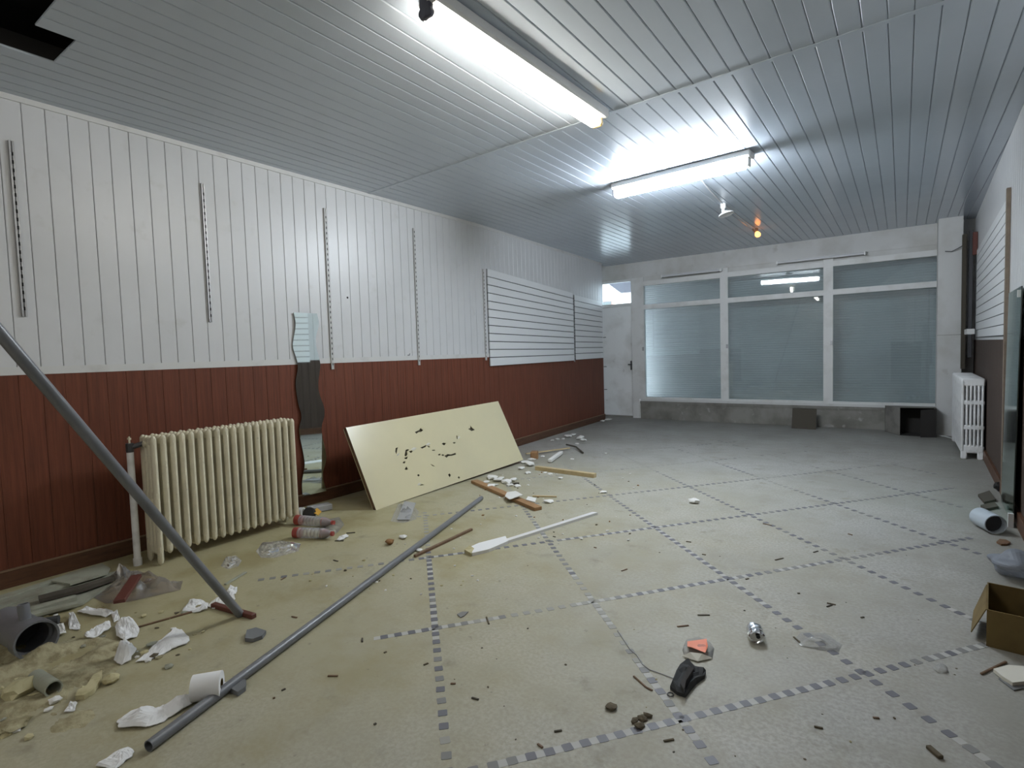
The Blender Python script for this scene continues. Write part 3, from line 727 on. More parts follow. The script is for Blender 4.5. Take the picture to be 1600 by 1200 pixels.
# --- long grey pipes
a, b = F(232, 1166, .021), F(752, 778, .021)
gp = empty('grey_pipe', (a + b) / 2 - Z * .021, 'long grey plastic pipe lying across the floor', 'pipe', 'long grey pipes')
m = MB(); m.pipe(a, b, .0205, .0175, 20); m.build('pipe_wall', 'pipe_grey', gp, smooth=True)
m = MB(); d = (b - a).normalized(); m.lathe([(0, 0), (.0176, 0)], a + d * .16, d, 20); m.build('bore', 'pipe_inside', gp)
a = F(377, 962, .0); b = CAM + ray(3, 524) * 1.9; d = (b - a).normalized(); top = a + d * ((H - .03) / d.z)
gp = empty('grey_pipe', a, 'grey plastic pipe standing aslant, its foot on the floor by the radiator', 'pipe', 'long grey pipes')
m = MB(); m.pipe(a + d * .012, top, .0215, .0185, 20); m.build('pipe_wall', 'pipe_grey', gp, smooth=True)

# --- timber and strips
def stick(name, mat, pa, pb, w, h, label, cat='stick', za=0, zb=0, group=None, bev=.002):
    a, b = F(*pa, za + h / 2), F(*pb, zb + h / 2)
    m = MB(); m.beam(a, b, w, h, bev=bev); return tag(m.build(name, mat), label, cat, group)
stick('timber_batten', 'wood_brown', (741, 752), (841, 795), .075, .030, 'brown timber batten sticking out from under the cream board', 'batten')
stick('timber_batten', 'wood_pale', (838, 731), (930, 743), .055, .045, 'pale square timber batten lying right of the cream board', 'batten')
stick('wood_stick', 'wood_dark', (648, 869), (737, 827), .022, .018, 'thin dark brown stick beside the long lying pipe')
stick('wood_stick', 'wood_pale', (832, 775), (870, 776), .018, .012, 'short pale stick lying alone right of the brown batten')
stick('wood_stick', 'wood_pale', (822, 709), (890, 700), .030, .014, 'pale lath lying by the plinth behind the cream board', za=.02, zb=.02)
stick('wood_stick', 'wood_red', (333, 945), (397, 963), .030, .024, 'reddish brown stick at the foot of the slanting pipe', za=0, zb=0)
stick('wood_stick', 'wood_dark', (215, 980), (300, 956), .012, .008, 'very thin dark twig left of the slanting pipe foot')
stick('wood_stick', 'sheet_greenish', (352, 913), (384, 894), .02, .01, 'thin greenish lath on the floor right of the radiator')
m = MB(); a, b, c = F(885, 699), F(900, 702), F(911, 709); m.tube([a + Z * .04, b + Z * .035, c + Z * .012], .012, 8); tag(m.build('bent_branch', 'chip_dark'), 'dark bent stick at the end of the pale lath by the plinth', 'stick')
m = MB(); m.bbox(F(835, 711, .05), (.09, .10, .10), .008, rotz(.4)); tag(m.build('wood_block', 'wood_brown'), 'brown wooden block by the plinth just behind the cream board', 'block')
# white profile strip with a crushed yellowed end
ws = empty('white_profile', F(820, 840), 'long white plastic profile strip with a crushed end on the floor', 'strip')
a, b = F(752, 859), F(929, 803); d = (b - a).normalized(); s_ = Z.cross(d)
ring = [(-.034, 0), (.034, 0), (.034, .004), (.026, .012), (-.022, .020), (-.034, .020)]
m = MB(); m.prism([a + s_ * x + Z * y for x, y in ring], b - a); m.build('profile', 'white_plastic', ws)
m = MB(); m.prism([F(738, 869), F(733, 860), F(748, 853), F(790, 842), F(794, 850), F(764, 863)], Z * .022); m.build('crushed_end', 'paper', ws)
m = MB(); m.prism([F(726, 864), F(736, 870), F(741, 862), F(734, 857)], Z * .024); m.build('yellow_filler', 'foam_yellow', ws)

# ------------------------------------------------------------------ flat scraps cut to an outline on the floor
def scrap(name, mat, poly, label, cat, th=.004, lift=.0, bulge=.0, group=None, sub=4, seed=0):
    """a scrap whose floor outline was paced out; crumpled upwards by 'bulge'"""
    P = [F(x, y) for x, y in poly]; c = sum(P, Vector()) / len(P)
    if bulge:
        sub = 9; Q = []; size = max((p - c).length for p in P)
        for i in range(len(P)):
            a_, b_ = P[i], P[(i + 1) % len(P)]
            for k in range(4):
                q = a_.lerp(b_, k / 4); jj = .035 * size * (k > 0)
                Q.append(q + Vector((noise.noise(q * 61 + Z * seed), noise.noise(q * 61 + Z * (seed + 9)), 0)) * jj * 2)
        P = Q
    n = len(P); vs = []; fs = []
    for j in range(sub + 1):
        t = j / sub
        for p in P:
            q = c + (p - c) * t
            vs.append(Vector((q.x, q.y, 0)))
    if bulge:
        fq = 1.6 / max(.02, size)
        for k, v in enumerate(vs):
            t = (k // n) / sub; w_ = Vector((v.x, v.y, seed * .7))
            r_ = .55 + .9 * noise.noise(w_ * fq) + .45 * abs(noise.noise(w_ * fq * 2.7)) - .35 * abs(noise.noise(w_ * fq * 5))
            v.z = max(.001, lift + bulge * r_ * (1 - .6 * t ** 4)) + .001
    else:
        for v in vs: v.z = lift + .0015
    for j in range(sub):
        for i in range(n): fs.append((j * n + i, j * n + (i + 1) % n, (j + 1) * n + (i + 1) % n, (j + 1) * n + i))
    top = [v + Z * th for v in vs]; o = len(vs); last = sub * n
    m = MB(); m.add(top + vs, fs + [tuple(o + i for i in reversed(f)) for f in fs] + [(last + i, o + last + i, o + last + (i + 1) % n, last + (i + 1) % n) for i in range(n)])
    return tag(m.build(name, mat), label, cat, group)
def lump(name, mat, px, py, size, label, cat, group=None, seed=0, flat=.6, sub=2):
    c = F(px, py); bm = bmesh.new(); bmesh.ops.create_icosphere(bm, subdivisions=sub, radius=1)
    for v in bm.verts:
        k = 1 + .45 * noise.noise(v.co * 1.3 + Vector((seed * 3.1, seed, 0)))
        v.co = Vector((v.co.x * size * .5 * k, v.co.y * size * .5 * k * (.6 + .4 * math.sin(seed * 2.3) ** 2), v.co.z * size * .5 * flat * k))
    zm = min(v.co.z for v in bm.verts); bm.verts.index_update(); R = rotz(seed * 1.7)
    m = MB(); m.add([c + R @ v.co - Z * (zm + .002) for v in bm.verts], [[v.index for v in f.verts] for f in bm.faces]); bm.free()
    return tag(m.build(name, mat), label, cat, group)

scrap('paper_towel', 'paper', [(212, 1037), (238, 1012), (252, 1003), (270, 984), (284, 986), (296, 1001), (292, 1008), (268, 1016), (250, 1027), (232, 1033)], 'large white folded paper towel on the dusty floor', 'paper', .004, 0, .022, seed=1)
scrap('crumpled_tissue', 'paper', [(178, 1036), (190, 1020), (193, 1008), (206, 1010), (214, 1020), (205, 1034), (190, 1040)], 'small crumpled white tissue at the left end of the paper towel', 'paper', .003, 0, .05, seed=2)
scrap('crumpled_tissue', 'paper', [(182, 998), (180, 985), (186, 972), (204, 971), (218, 985), (214, 996), (196, 1005)], 'crumpled white paper ball just above the paper towel', 'paper', .003, 0, .06, seed=3)
scrap('torn_paper', 'paper', [(121, 958), (134, 951), (160, 954), (178, 960), (165, 966), (135, 962)], 'torn white paper strip behind the rubble, nearest the plastic bag', 'paper', .003, 0, .03, seed=4)
scrap('torn_paper', 'paper', [(107, 962), (112, 962), (126, 979), (124, 986), (109, 984)], 'small upright torn white paper right of the grey pipe fitting', 'paper', .003, 0, .06, seed=5)
scrap('torn_paper', 'paper', [(132, 998), (150, 984), (172, 976), (174, 983), (152, 996), (136, 1001)], 'long folded white paper scrap between pipe fitting and paper ball', 'paper', .003, 0, .04, seed=6)
scrap('torn_paper', 'paper', [(174, 962), (184, 958), (188, 970), (178, 973)], 'tiny white paper scrap on the brown stain above the paper ball', 'paper', .003, 0, .04, seed=7)
scrap('torn_paper', 'plaster_chip', [(78, 995), (84, 982), (100, 978), (104, 992), (92, 997)], 'pale crumpled scrap touching the mouth of the grey pipe fitting', 'paper', .003, 0, .04, seed=8)
scrap('torn_paper', 'paper', [(285, 957), (296, 941), (309, 939), (326, 944), (324, 955), (308, 958)], 'white torn paper just left of the slanting pipe foot', 'paper', .003, 0, .03, seed=9)
scrap('torn_paper', 'paper', [(352, 930), (360, 918), (371, 920), (369, 930), (358, 934)], 'white paper scrap right behind the slanting pipe', 'paper', .003, 0, .03, seed=10)
scrap('torn_paper', 'plaster_chip', [(324, 948), (338, 936), (366, 930), (368, 939), (350, 948), (334, 953)], 'grey brown scrap under the slanting pipe', 'paper', .003, 0, .02, seed=11)
scrap('paper_strip', 'paper', [(185, 1140), (184, 1128), (205, 1112), (232, 1107), (236, 1112), (262, 1105), (300, 1090), (314, 1086), (300, 1104), (268, 1122), (244, 1134), (228, 1139)], 'long unrolled white toilet paper strip beside the lying pipe', 'paper', .003, 0, .03, seed=12)
scrap('paper_strip', 'paper', [(150, 1200), (180, 1178), (200, 1169), (210, 1177), (204, 1186), (180, 1204)], 'white paper strip at the bottom edge of the picture', 'paper', .003, 0, .02, seed=13)
scrap('torn_paper', 'white_plastic', [(100, 1115), (110, 1100), (121, 1100), (116, 1113)], 'small shiny white scrap below the yellow foam', 'paper', .003, 0, .02, seed=14)
scrap('slate_piece', 'slate', [(383, 1003), (386, 990), (400, 986), (416, 991), (410, 999), (396, 1004)], 'flat grey slate piece right of the slanting pipe foot', 'tile piece', .018, 0, .0, seed=15)
scrap('slate_piece', 'slate', [(358, 1082), (372, 1066), (385, 1070), (384, 1080), (372, 1089)], 'dark grey slate piece beside the toilet roll and lying pipe', 'tile piece', .02, 0, .0, seed=16)
scrap('slate_piece', 'tess_mid', [(714, 961), (722, 957), (732, 957), (726, 963), (720, 966)], 'small grey diamond shaped chip near the mosaic crossing', 'tile piece', .004, 0, .0, seed=17)
# toilet roll
c = F(322, 1076); d = (F(352, 1058) - F(305, 1066)); d.z = 0; d.normalize()
tp = empty('toilet_roll', c, 'white toilet paper roll lying on its side behind the lying pipe', 'toilet roll')
o = F(301, 1076, .052); m = MB(); m.pipe(o, o + d * .105, .050, .020, 28); m.build('paper_winding', 'paper', tp, smooth=True)
m = MB(); m.pipe(o - d * .001, o + d * .106, .0205, .0185, 18); m.build('cardboard_core', 'cardboard', tp, smooth=True)
e = Z.cross(d); m = MB(); m.prism([o + e * .02 - Z * .05, o + e * .09 - Z * .046, o + e * .09 - Z * .044, o + e * .02 - Z * .048], d * .1); m.build('loose_sheet', 'paper', tp)

# --- grey pipe fitting (branch) at the left edge
pf = empty('pipe_fitting', F(30, 1018), 'large grey plastic pipe branch with an open mouth at the left edge', 'pipe fitting')
mo = F(58, 1000, .085); d = Vector((FWD.x, FWD.y, 0)).normalized(); sd = Vector((RIGHT.x, RIGHT.y, 0)).normalized()
ax = (sd * .86 - d * .5).normalized()
m = MB(); m.lathe([(.088, 0), (.088, -.07), (.078, -.075), (.078, -.36), (.070, -.36), (.070, -.07), (.079, -.06), (.079, 0)], mo, ax, 28, 0, True); m.build('body', 'pipe_grey', pf, smooth=True)
m = MB(); m.lathe([(0, -.20), (.072, -.20)], mo, ax, 24); m.build('bore', 'pipe_inside', pf)
q = mo - ax * .12 + Z * .07; m = MB(); m.pipe(q, q + Z * .075 - ax * .01, .024, .02, 16); m.build('branch_stub', 'pipe_grey', pf, smooth=True)
m = MB(); m.tube([F(70, 972, .05), F(92, 968, .05)], .022, 10); tag(m.build('pipe_offcut', 'pipe_inside'), 'short dark pipe offcut behind the mouth of the pipe fitting', 'pipe')

# --- sheets and laths along the left wall
def sheet(poly, label, th, z, mat='sheet_greenish', name='sheet_offcut', cat='sheet'):
    m = MB(); m.prism([F(x, y, z) for x, y in poly], Z * th); return tag(m.build(name, mat), label, cat, 'sheet offcuts by the left wall')
sheet([(-40, 992), (-40, 950), (60, 925), (150, 905), (186, 893), (196, 900), (130, 945), (110, 952), (30, 972)], 'widest greenish sheet offcut lying along the plinth', .012, .004)
sheet([(-40, 958), (-30, 950), (30, 930), (100, 912), (112, 915), (40, 938), (-30, 962)], 'narrow greenish sheet offcut on top of the widest one', .012, .017)
sheet([(80, 910), (110, 897), (160, 883), (172, 890), (168, 898), (110, 915)], 'pale sheet offcut near the radiator pipe', .012, .030)
sheet([(-40, 950), (20, 932), (110, 903), (112, 905), (22, 937), (-40, 955)], 'thin lath lying closest along the plinth', .03, .008, name='lath', cat='lath')
sheet([(-30, 985), (60, 957), (120, 943), (122, 947), (60, 963), (-30, 992)], 'thin lath at the front edge of the greenish sheets', .015, .018, name='lath', cat='lath')
sheet([(-30, 972), (40, 955), (118, 934), (120, 938), (40, 962), (-30, 980)], 'broken greenish lath in the middle of the sheets', .02, .018, name='lath', cat='lath')
sheet([(60, 936), (130, 918), (178, 903), (180, 907), (132, 924), (62, 942)], 'dark thin lath across the right end of the sheets', .02, .030, mat='chip_dark', name='lath', cat='lath')
# dirt mound in the near left corner
def mound(px0, name='rubble_dirt'):
    m = MB(); n = 46; A, B, Cc, Dd = F(-60, 985), F(215, 985), F(150, 1175), F(-60, 1200)
    vs = []; fs = []
    for i in range(n + 1):
        for j in range(n + 1):
            s_, t = i / n, j / n; q = (A * (1 - s_) + B * s_) * (1 - t) + (Dd * (1 - s_) + Cc * s_) * t
            e = min(1, 4 * min(1 - s_, t, 1 - t)) - .45 * (.5 + noise.fractal(Vector((q.x * 3, q.y * 3, 7)), 1, 2, 4)); e = max(0, min(1, e)) * (1 - .45 * s_)
            hgt = .045 * e * max(0, .35 + noise.fractal(Vector((q.x * 5, q.y * 5, 2)), 1, 2, 5) * 1.2) + .012 * e * max(0, noise.noise(Vector((q.x * 33, q.y * 33, 1))))
            vs.append(Vector((q.x, q.y, hgt - (.004 if hgt < .004 else .002))))
    for i in range(n):
        for j in range(n): a_ = i * (n + 1) + j; fs.append((a_, a_ + 1, a_ + n + 2, a_ + n + 1))
    m.add(vs, fs); return tag(m.build(name, 'rubble', smooth=True), 'uneven yellowish dust and crumbs heaped in the near left corner', 'rubble', kind='stuff')
mound(0)
lump('rubble_chunk', 'foam_yellow', 34, 1086, .13, 'large brownish rubble chunk at the left edge', 'rubble', 'rubble chunks', 3, .5)
m = MB(); a, b = F(56, 1058, .035), F(84, 1076, .035); m.pipe(a, b, .032, .027, 16); tag(m.build('cardboard_tube', 'sheet_greenish', smooth=True), 'short grey tube lying in the near left rubble', 'tube')
lump('foam_chunk', 'foam_yellow', 173, 1066, .07, 'square yellow foam chunk nearest the paper towel', 'foam', 'foam chunks', 5, .5)
scrap('foam_strip', 'foam_yellow', [(118, 1095), (122, 1086), (136, 1078), (146, 1062), (160, 1054), (158, 1066), (148, 1084), (132, 1094)], 'curved pale foam strip below the square foam chunk', 'foam', .02, 0, .0, seed=20)
lump('foam_chunk', 'foam_yellow', 129, 1080, .035, 'tiny yellow foam chunk on the curved foam strip', 'foam', 'foam chunks', 7, .6)
lump('foam_chunk', 'foam_yellow', 54, 1088, .045, 'pale flake in front of the short grey tube', 'foam', 'foam chunks', 8, .35)
lump('rubble_chunk', 'plaster_chip', 86, 1098, .045, 'pinkish white crumb pair below the short grey tube', 'rubble', 'rubble chunks', 9, .5)
lump('rubble_chunk', 'rubble', 20, 1138, .10, 'flat dusty clod near the bottom left', 'rubble', 'rubble chunks', 10, .3)
# --- plastic bag with red-brown stick
def crumple(name, mat, poly, hgt, label, cat, seed, sub=9, par=None):
    P = [F(x, y) for x, y in poly]; c = sum(P, Vector()) / len(P); n0 = len(P); Q = []
    for i in range(n0):
        for k in range(3): Q.append(P[i].lerp(P[(i + 1) % n0], k / 3))
    n = len(Q); vs = [c.copy()]; fs = []
    for j in range(1, sub + 1):
        t = j / sub
        for p in Q:
            q = c + (p - c) * t; r_ = noise.turbulence(Vector((q.x * 9, q.y * 9, seed)), 3, False)
            vs.append(Vector((q.x, q.y, max(.002, hgt * (1 - t * t) * (.3 + 1.1 * r_) + (.004 if j == sub else .01) * r_))))
    vs[0].z = hgt * .7
    for i in range(n): fs.append((0, 1 + i, 1 + (i + 1) % n))
    for j in range(sub - 1):
        for i in range(n): a_ = 1 + j * n; fs.append((a_ + i, a_ + (i + 1) % n, a_ + n + (i + 1) % n, a_ + n + i))
    m = MB(); m.add(vs, fs); o = m.build(name, mat, par)
    return o if par else tag(o, label, cat)
crumple('plastic_bag', 'brown_film', [(138, 930), (150, 912), (178, 898), (205, 895), (240, 902), (270, 912), (286, 908), (282, 922), (240, 932), (200, 941), (165, 944)], .13, 'crumpled brownish clear plastic bag near the radiator pipe', 'bag', 31)
stick('wood_stick', 'wood_red', (186, 940), (213, 900), .055, .02, 'wide red brown stick across the crumpled bag', za=.06, zb=.08)
crumple('crumpled_film', 'clear_film', [(345, 885), (352, 872), (368, 868), (378, 876), (372, 886), (356, 890)], .04, 'small crumpled clear film in front of the cream radiator', 'film', 33)
crumple('crumpled_film', 'clear_film', [(400, 862), (410, 848), (440, 845), (470, 850), (466, 862), (430, 872), (408, 872)], .03, 'clear film scraps under the far end of the cream radiator', 'film', 34)
crumple('crumpled_film', 'clear_film', [(500, 838), (512, 812), (530, 808), (538, 820), (528, 832), (512, 842)], .05, 'shiny clear film just right of the two bottles', 'film', 35)
crumple('crumpled_film', 'clear_film', [(610, 815), (622, 788), (640, 784), (655, 800), (650, 812), (630, 818)], .05, 'clear plastic film in front of the cream board bottom edge', 'film', 36)
m = MB(); m.prism([F(620, 812, .012), F(632, 783, .03), F(650, 786, .03), F(640, 812, .012)], Z * .002); tag(m.build('plastic_sheet', 'clear_plastic'), 'clear flat plastic sheet tilted against the cream board', 'film')
crumple('crumpled_film', 'clear_film', [(1240, 1000), (1252, 988), (1290, 990), (1316, 1008), (1310, 1020), (1280, 1016), (1252, 1010)], .03, 'clear crumpled film on a mosaic line left of the cardboard box', 'film', 37)
crumple('crumpled_film', 'clear_film', [(1456, 1044), (1468, 1036), (1480, 1042), (1482, 1052), (1466, 1052)], .02, 'tiny clear film scrap between clear film and cardboard box', 'film', 38)
# --- two bottles
def bottle(pa, pb, r, label, seed, z):
    a, b = F(*pa, z), F(*pb, z); d = b - a; L_ = d.length; d.normalize()
    rt = empty('plastic_bottle', (a + b) / 2 - Z * z, label, 'bottle', 'discarded bottles')
    prof = [(0, 0), (r * .9, 0), (r, .008)]; k = 0; h = .02
    while h < L_ * .72: prof += [(r, h), (r * .86, h + .008), (r, h + .016)]; h += .03
    prof += [(r, L_ * .74), (r * .75, L_ * .84), (r * .36, L_ * .93), (r * .34, L_)]
    m = MB(); m.lathe(prof, a, d, 18); m.build('body', 'clear_plastic', rt, smooth=True)
    m = MB(); m.lathe([(r * 1.01, 0.001), (r * 1.01, L_ * .13), (0, L_ * .13)], a, d, 18); m.build('red_base_band', 'red_print', rt, smooth=True)
    m = MB(); m.lathe([(r * .44, L_ * .94), (r * .44, L_), (0, L_)], a, d, 14); m.build('cap', 'red_print', rt)
    m = MB(); m.lathe([(r * .93, L_ * .7), (r * .8, L_ * .8), (r * .6, L_ * .86)], a, d, 18); m.build('red_shoulder', 'red_print', rt, smooth=True)
bottle((463, 812), (522, 817), .040, 'clear ribbed bottle with red ends, the one behind', 1, .042)
bottle((460, 832), (521, 834), .040, 'clear ribbed bottle with red ends, the one in front', 2, .042)
m = MB(); m.lathe([(0, 0), (.055, 0), (.055, .02), (.045, .025), (0, .025)], F(484, 803, .05), Vector((.5, -.8, .35)), 20); tag(m.build('black_disc', 'black_gloss'), 'round black disc behind the two bottles', 'lid')
scrap('yellow_scrap', 'yellow_print', [(489, 812), (496, 805), (503, 811), (498, 817)], 'yellow printed scrap between black disc and bottles', 'scrap', .004, .06, .0)
m = MB(); m.beam(F(482, 797, .03), F(516, 790, .03), .10, .05, bev=.004); tag(m.build('plastic_tray', 'grey_plastic'), 'grey plastic block on the floor below the wavy mirror', 'tray')
m = MB(); m.pipe(F(468, 800, .03), F(474, 800, .03), .04, .03, 16); tag(m.build('tape_roll', 'white_plastic', smooth=True), 'white tape roll between the radiator and the black disc', 'tape')

# ================================================================== MIDDLE AND RIGHT OF THE FLOOR
pc = F(1075, 1070); bp_ = empty('black_pouch', pc, 'black folded pouch with a small ring on the floor', 'pouch')
P = [(1047, 1078), (1057, 1053), (1063, 1043), (1075, 1036), (1086, 1046), (1094, 1049), (1103, 1053), (1101, 1061), (1088, 1070), (1078, 1082), (1071, 1091), (1058, 1087)]
Q = [F(x, y) for x, y in P]; c = sum(Q, Vector()) / len(Q); n = len(Q); m = MB(); vs = []; fs = []
for j, (t, z) in enumerate(((1, .002), (1, .016), (.86, .026), (.6, .020), (.35, .030), (.12, .022))):
    for i, q in enumerate(Q):
        v = c + (q - c) * t; vs.append(Vector((v.x, v.y, z + (.007 * math.sin(i * 2.1 + j) if 1 < j else 0))))
for j in range(5):
    for i in range(n): fs.append((j * n + i, j * n + (i + 1) % n, (j + 1) * n + (i + 1) % n, (j + 1) * n + i))
fs.append(tuple(range(5 * n, 6 * n))); fs.append(tuple(reversed(range(n)))); m.add(vs, fs); m.build('pouch_body', 'black_fabric', bp_)
m = MB(); m.prism([F(1063, 1072, .03), F(1075, 1045, .034), F(1084, 1049, .034), F(1072, 1068, .03), F(1069, 1084, .026)], Z * .012); m.build('inner_fold', 'cardboard_dark', bp_)
rc = F(1047.5, 1085, .004); m = MB(); m.tube([rc + Vector((math.cos(t * .4189), math.sin(t * .4189), 0)) * .012 for t in range(16)], .0022, 6, False); m.build('ring', 'black_gloss', bp_)
m = MB(); m.tube([F(x, y, .003) for x, y in ((965, 985), (975, 1000), (985, 1015), (995, 1023), (1004, 1038), (1015, 1046), (1035, 1053), (1053, 1060))], .0022, 5); tag(m.build('thin_string', 'grey_plastic'), 'thin grey string running along a mosaic line to the black pouch', 'string')
wr_ = empty('orange_wrapper', F(1090, 1018), 'crumpled orange and white wrapper behind the black pouch', 'wrapper')
crumple('wrapper_film', 'clear_film', [(1066, 1016), (1072, 1000), (1092, 995), (1110, 1004), (1116, 1014), (1113, 1030), (1095, 1033), (1070, 1029)], .035, '', '', 41, 7, wr_)
m = MB(); m.add([F(1074, 1002, .012), F(1104, 998, .016), F(1106, 1010, .035), F(1102, 1020, .03), F(1080, 1011, .034), F(1074, 1010, .02)], [(0, 1, 2, 3, 4, 5)]); m.build('orange_panel', 'orange_print', wr_)
m = MB(); m.prism([F(1066, 1026, .004), F(1078, 1020, .02), F(1097, 1022, .02), F(1113, 1029, .004), F(1090, 1034, .004)], Z * .003); m.build('white_flap', 'tear_white', wr_)
ca = empty('crushed_can', F(1182, 993), 'crushed silver drink can on the floor', 'can')
a, b = F(1179, 984, .034), F(1184, 999, .030); d = (b - a).normalized(); L_ = .115
m = MB(); pr = [(0, 0), (.030, 0), (.036, .005), (.037, .022), (.034, .040), (.038, .062), (.036, .078), (.030, .085), (.024, .082), (0, .080)]
m.lathe(pr, a - d * .02, d, 14)
for i, v in enumerate(m.v): v.z = .003 + (v.z - .001) * (.86 if v.z > .03 else 1) + .002 * math.sin(i * 1.7)
m.build('can_body', 'can_silver', ca)
q = a + d * .066; m = MB(); m.lathe([(0, 0), (.009, 0), (.009, .004), (0, .004)], q + Vector((.004, 0, .006)), d, 10); m.build('opening', 'void', ca)

# --- cardboard box at the right edge
x0 = F(1543, 1010); bx0, by0 = .300, 3.06
cb = empty('cardboard_box', (.42, 3.2, 0), 'open brown cardboard box at the right edge', 'box')
A = Vector((.312, 3.10, 0)); ux = Vector((.985, -.12, 0)).normalized(); uy = Vector((.10, .99, 0)).normalized(); bw, bd, bh = .20, .36, .165; t = .005
def wallq(p, e1, l1, h, th, nm, par=cb, mat='cardboard'):
    n_ = e1.cross(Z).normalized(); m = MB(); m.prism([p, p + e1 * l1, p + e1 * l1 + Z * h, p + Z * h], n_ * th); return m.build(nm, mat, par)
wallq(A, ux, bw, bh, -t, 'front_side'); wallq(A + uy * bd, ux, bw, bh, t, 'back_side')
wallq(A, uy, bd, bh, t, 'left_side', mat='cardboard'); wallq(A + ux * bw, uy, bd, bh, -t, 'right_side')
m = MB(); m.prism([A + Z * .003, A + ux * bw + Z * .003, A + ux * bw + uy * bd + Z * .003, A + uy * bd + Z * .003], Z * .004); m.build('bottom', 'cardboard', cb)
m = MB(); m.prism([A + Z * bh, A + uy * bd * .9 + Z * bh, A + uy * bd * .8 - ux * .045 + Z * (bh - .13), A + uy * .05 - ux * .05 + Z * (bh - .14)], ux * -.004); m.build('left_flap', 'cardboard', cb)
scrap('broken_tile', 'tear_white', [(1552, 1052), (1575, 1046), (1602, 1048), (1640, 1052), (1640, 1080), (1600, 1072), (1582, 1074), (1566, 1064)], 'broken white tile at the right edge below the cardboard box', 'tile', .014, .004, .0)
scrap('broken_tile', 'slate', [(1560, 1062), (1600, 1046), (1640, 1050), (1640, 1084), (1598, 1077), (1584, 1080)], 'dark broken tile under the white one at the right edge', 'tile', .004, .0, .0)
stick('wood_stick', 'wood_dark', (1533, 1053), (1572, 1034), .010, .008, 'thin twig between the cardboard box and the broken tile')
# pipe offcut and bits by the right wall
po = empty('pipe_offcut', F(1545, 822), 'pale blue grey pipe offcut with a dark mouth by the green mirror', 'pipe')
b = F(1556, 820, .066); a = F(1531, 807, .066); d = (b - a).normalized()
m = MB(); m.pipe(a, b, .066, .060, 24); m.build('pipe_wall', 'pipe_pale', po, smooth=True)
m = MB(); m.lathe([(0, 0), (.061, 0)], b - d * .05, d, 20); m.build('bore', 'pipe_inside', po)
scrap('dark_tile', 'chip_dark', [(1528, 776), (1546, 770), (1556, 784), (1538, 788)], 'dark square tile piece behind the pale pipe offcut', 'tile piece', .02)
scrap('dark_tile', 'chip_dark', [(1532, 793), (1554, 788), (1560, 795), (1540, 799)], 'dark strip of tile just touching the pale pipe offcut', 'tile piece', .02)
scrap('round_disc', 'wood_dark', [(1557, 849), (1562, 845), (1572, 846), (1579, 850), (1574, 853), (1564, 853)], 'brown oval disc in front of the pale pipe offcut', 'disc', .012)
lump('black_ball', 'black_gloss', 1560, 768, .09, 'black round lump at the far foot of the green mirror', 'lump', None, 4, .9)
lump('blue_bag', 'bag_blue', 1590, 903, .25, 'pale bluish plastic bag behind the cardboard box', 'bag', None, 5, .55, 4)
# --- at the far wall
m = MB(); p0, p1 = F(1237, 669), F(1275, 671); up_ = Vector((0, .10, .315)); m.prism([p0, p1, p1 + up_, p0 + up_], Y * -.012); tag(m.build('dark_board', 'chip_dark'), 'dark square board leaning on the low wall under the middle window', 'board')
cb2 = empty('carton', (.1, 9.9, 0), 'dark grey carton on its side with its open end towards the room, by the pillar', 'box')
y_ = 9.66; A, B = ony(1408, 676, y_), ony(1466, 676, y_); A.z = B.z = 0; C_, D_ = ony(1404, 632, y_), ony(1462, 629, y_); hh = .40; dp = .40
A, B = Vector((-.02, 9.62, 0)), Vector((.40, 9.58, 0)); A2, B2 = Vector((-.20, 9.95, 0)), Vector((.39, 9.93, 0))
def quad(p, q, r, s_, th, nm, mat, par): m = MB(); m.prism([p, q, r, s_], th); return m.build(nm, mat, par)
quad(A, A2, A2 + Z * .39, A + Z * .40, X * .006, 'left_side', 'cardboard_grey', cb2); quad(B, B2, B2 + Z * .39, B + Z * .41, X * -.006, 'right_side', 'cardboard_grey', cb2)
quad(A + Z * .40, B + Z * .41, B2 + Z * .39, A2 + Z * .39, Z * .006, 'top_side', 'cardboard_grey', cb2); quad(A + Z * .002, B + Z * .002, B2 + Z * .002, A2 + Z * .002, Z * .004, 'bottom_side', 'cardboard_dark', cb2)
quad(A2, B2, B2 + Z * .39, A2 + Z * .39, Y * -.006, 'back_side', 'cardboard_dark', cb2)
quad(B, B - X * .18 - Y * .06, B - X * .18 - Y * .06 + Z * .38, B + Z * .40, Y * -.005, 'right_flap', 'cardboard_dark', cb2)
for i, (px, py) in enumerate(((1322, 660), (1332, 657), (1345, 661), (1352, 659))):
    lump('plaster_chip', 'plaster_chip', px, py, .075, 'white plaster lump at the foot of the low wall', 'plaster', 'plaster lumps at the low wall', 20 + i, .6)
# --- plaster shards by the cream board and along the plinth
sh = [((783, 749), .08), ((797, 759), .08), ((815, 733), .09), ((760, 754), .07), ((726, 748), .05), ((742, 742), .09), ((770, 748), .13), ((779, 752), .10), ((792, 755), .12), ((802, 752), .10), ((808, 760), .07), ((766, 762), .11), ((774, 759), .06), ((828, 728), .14), ((822, 724), .10), ((825, 740), .08), ((830, 719), .09), ((848, 714), .06), ((836, 718), .05), ((876, 748), .06), ((852, 739), .05), ((860, 741), .05), ((858, 785), .08), ((894, 718), .05), ((947, 709), .05), ((902, 694), .06), ((863, 689), .06), ((871, 687), .07), ((880, 686), .06), ((888, 683), .12), ((895, 681), .11), ((907, 686), .15), ((911, 689), .10), ((942, 659), .10), ((950, 657), .12), ((980, 649), .12), ((942, 770), .06), ((825, 758), .03), ((790, 778), .04), ((640, 862), .05), ((655, 861), .05), ((630, 841), .07), ((652, 762), .04)]
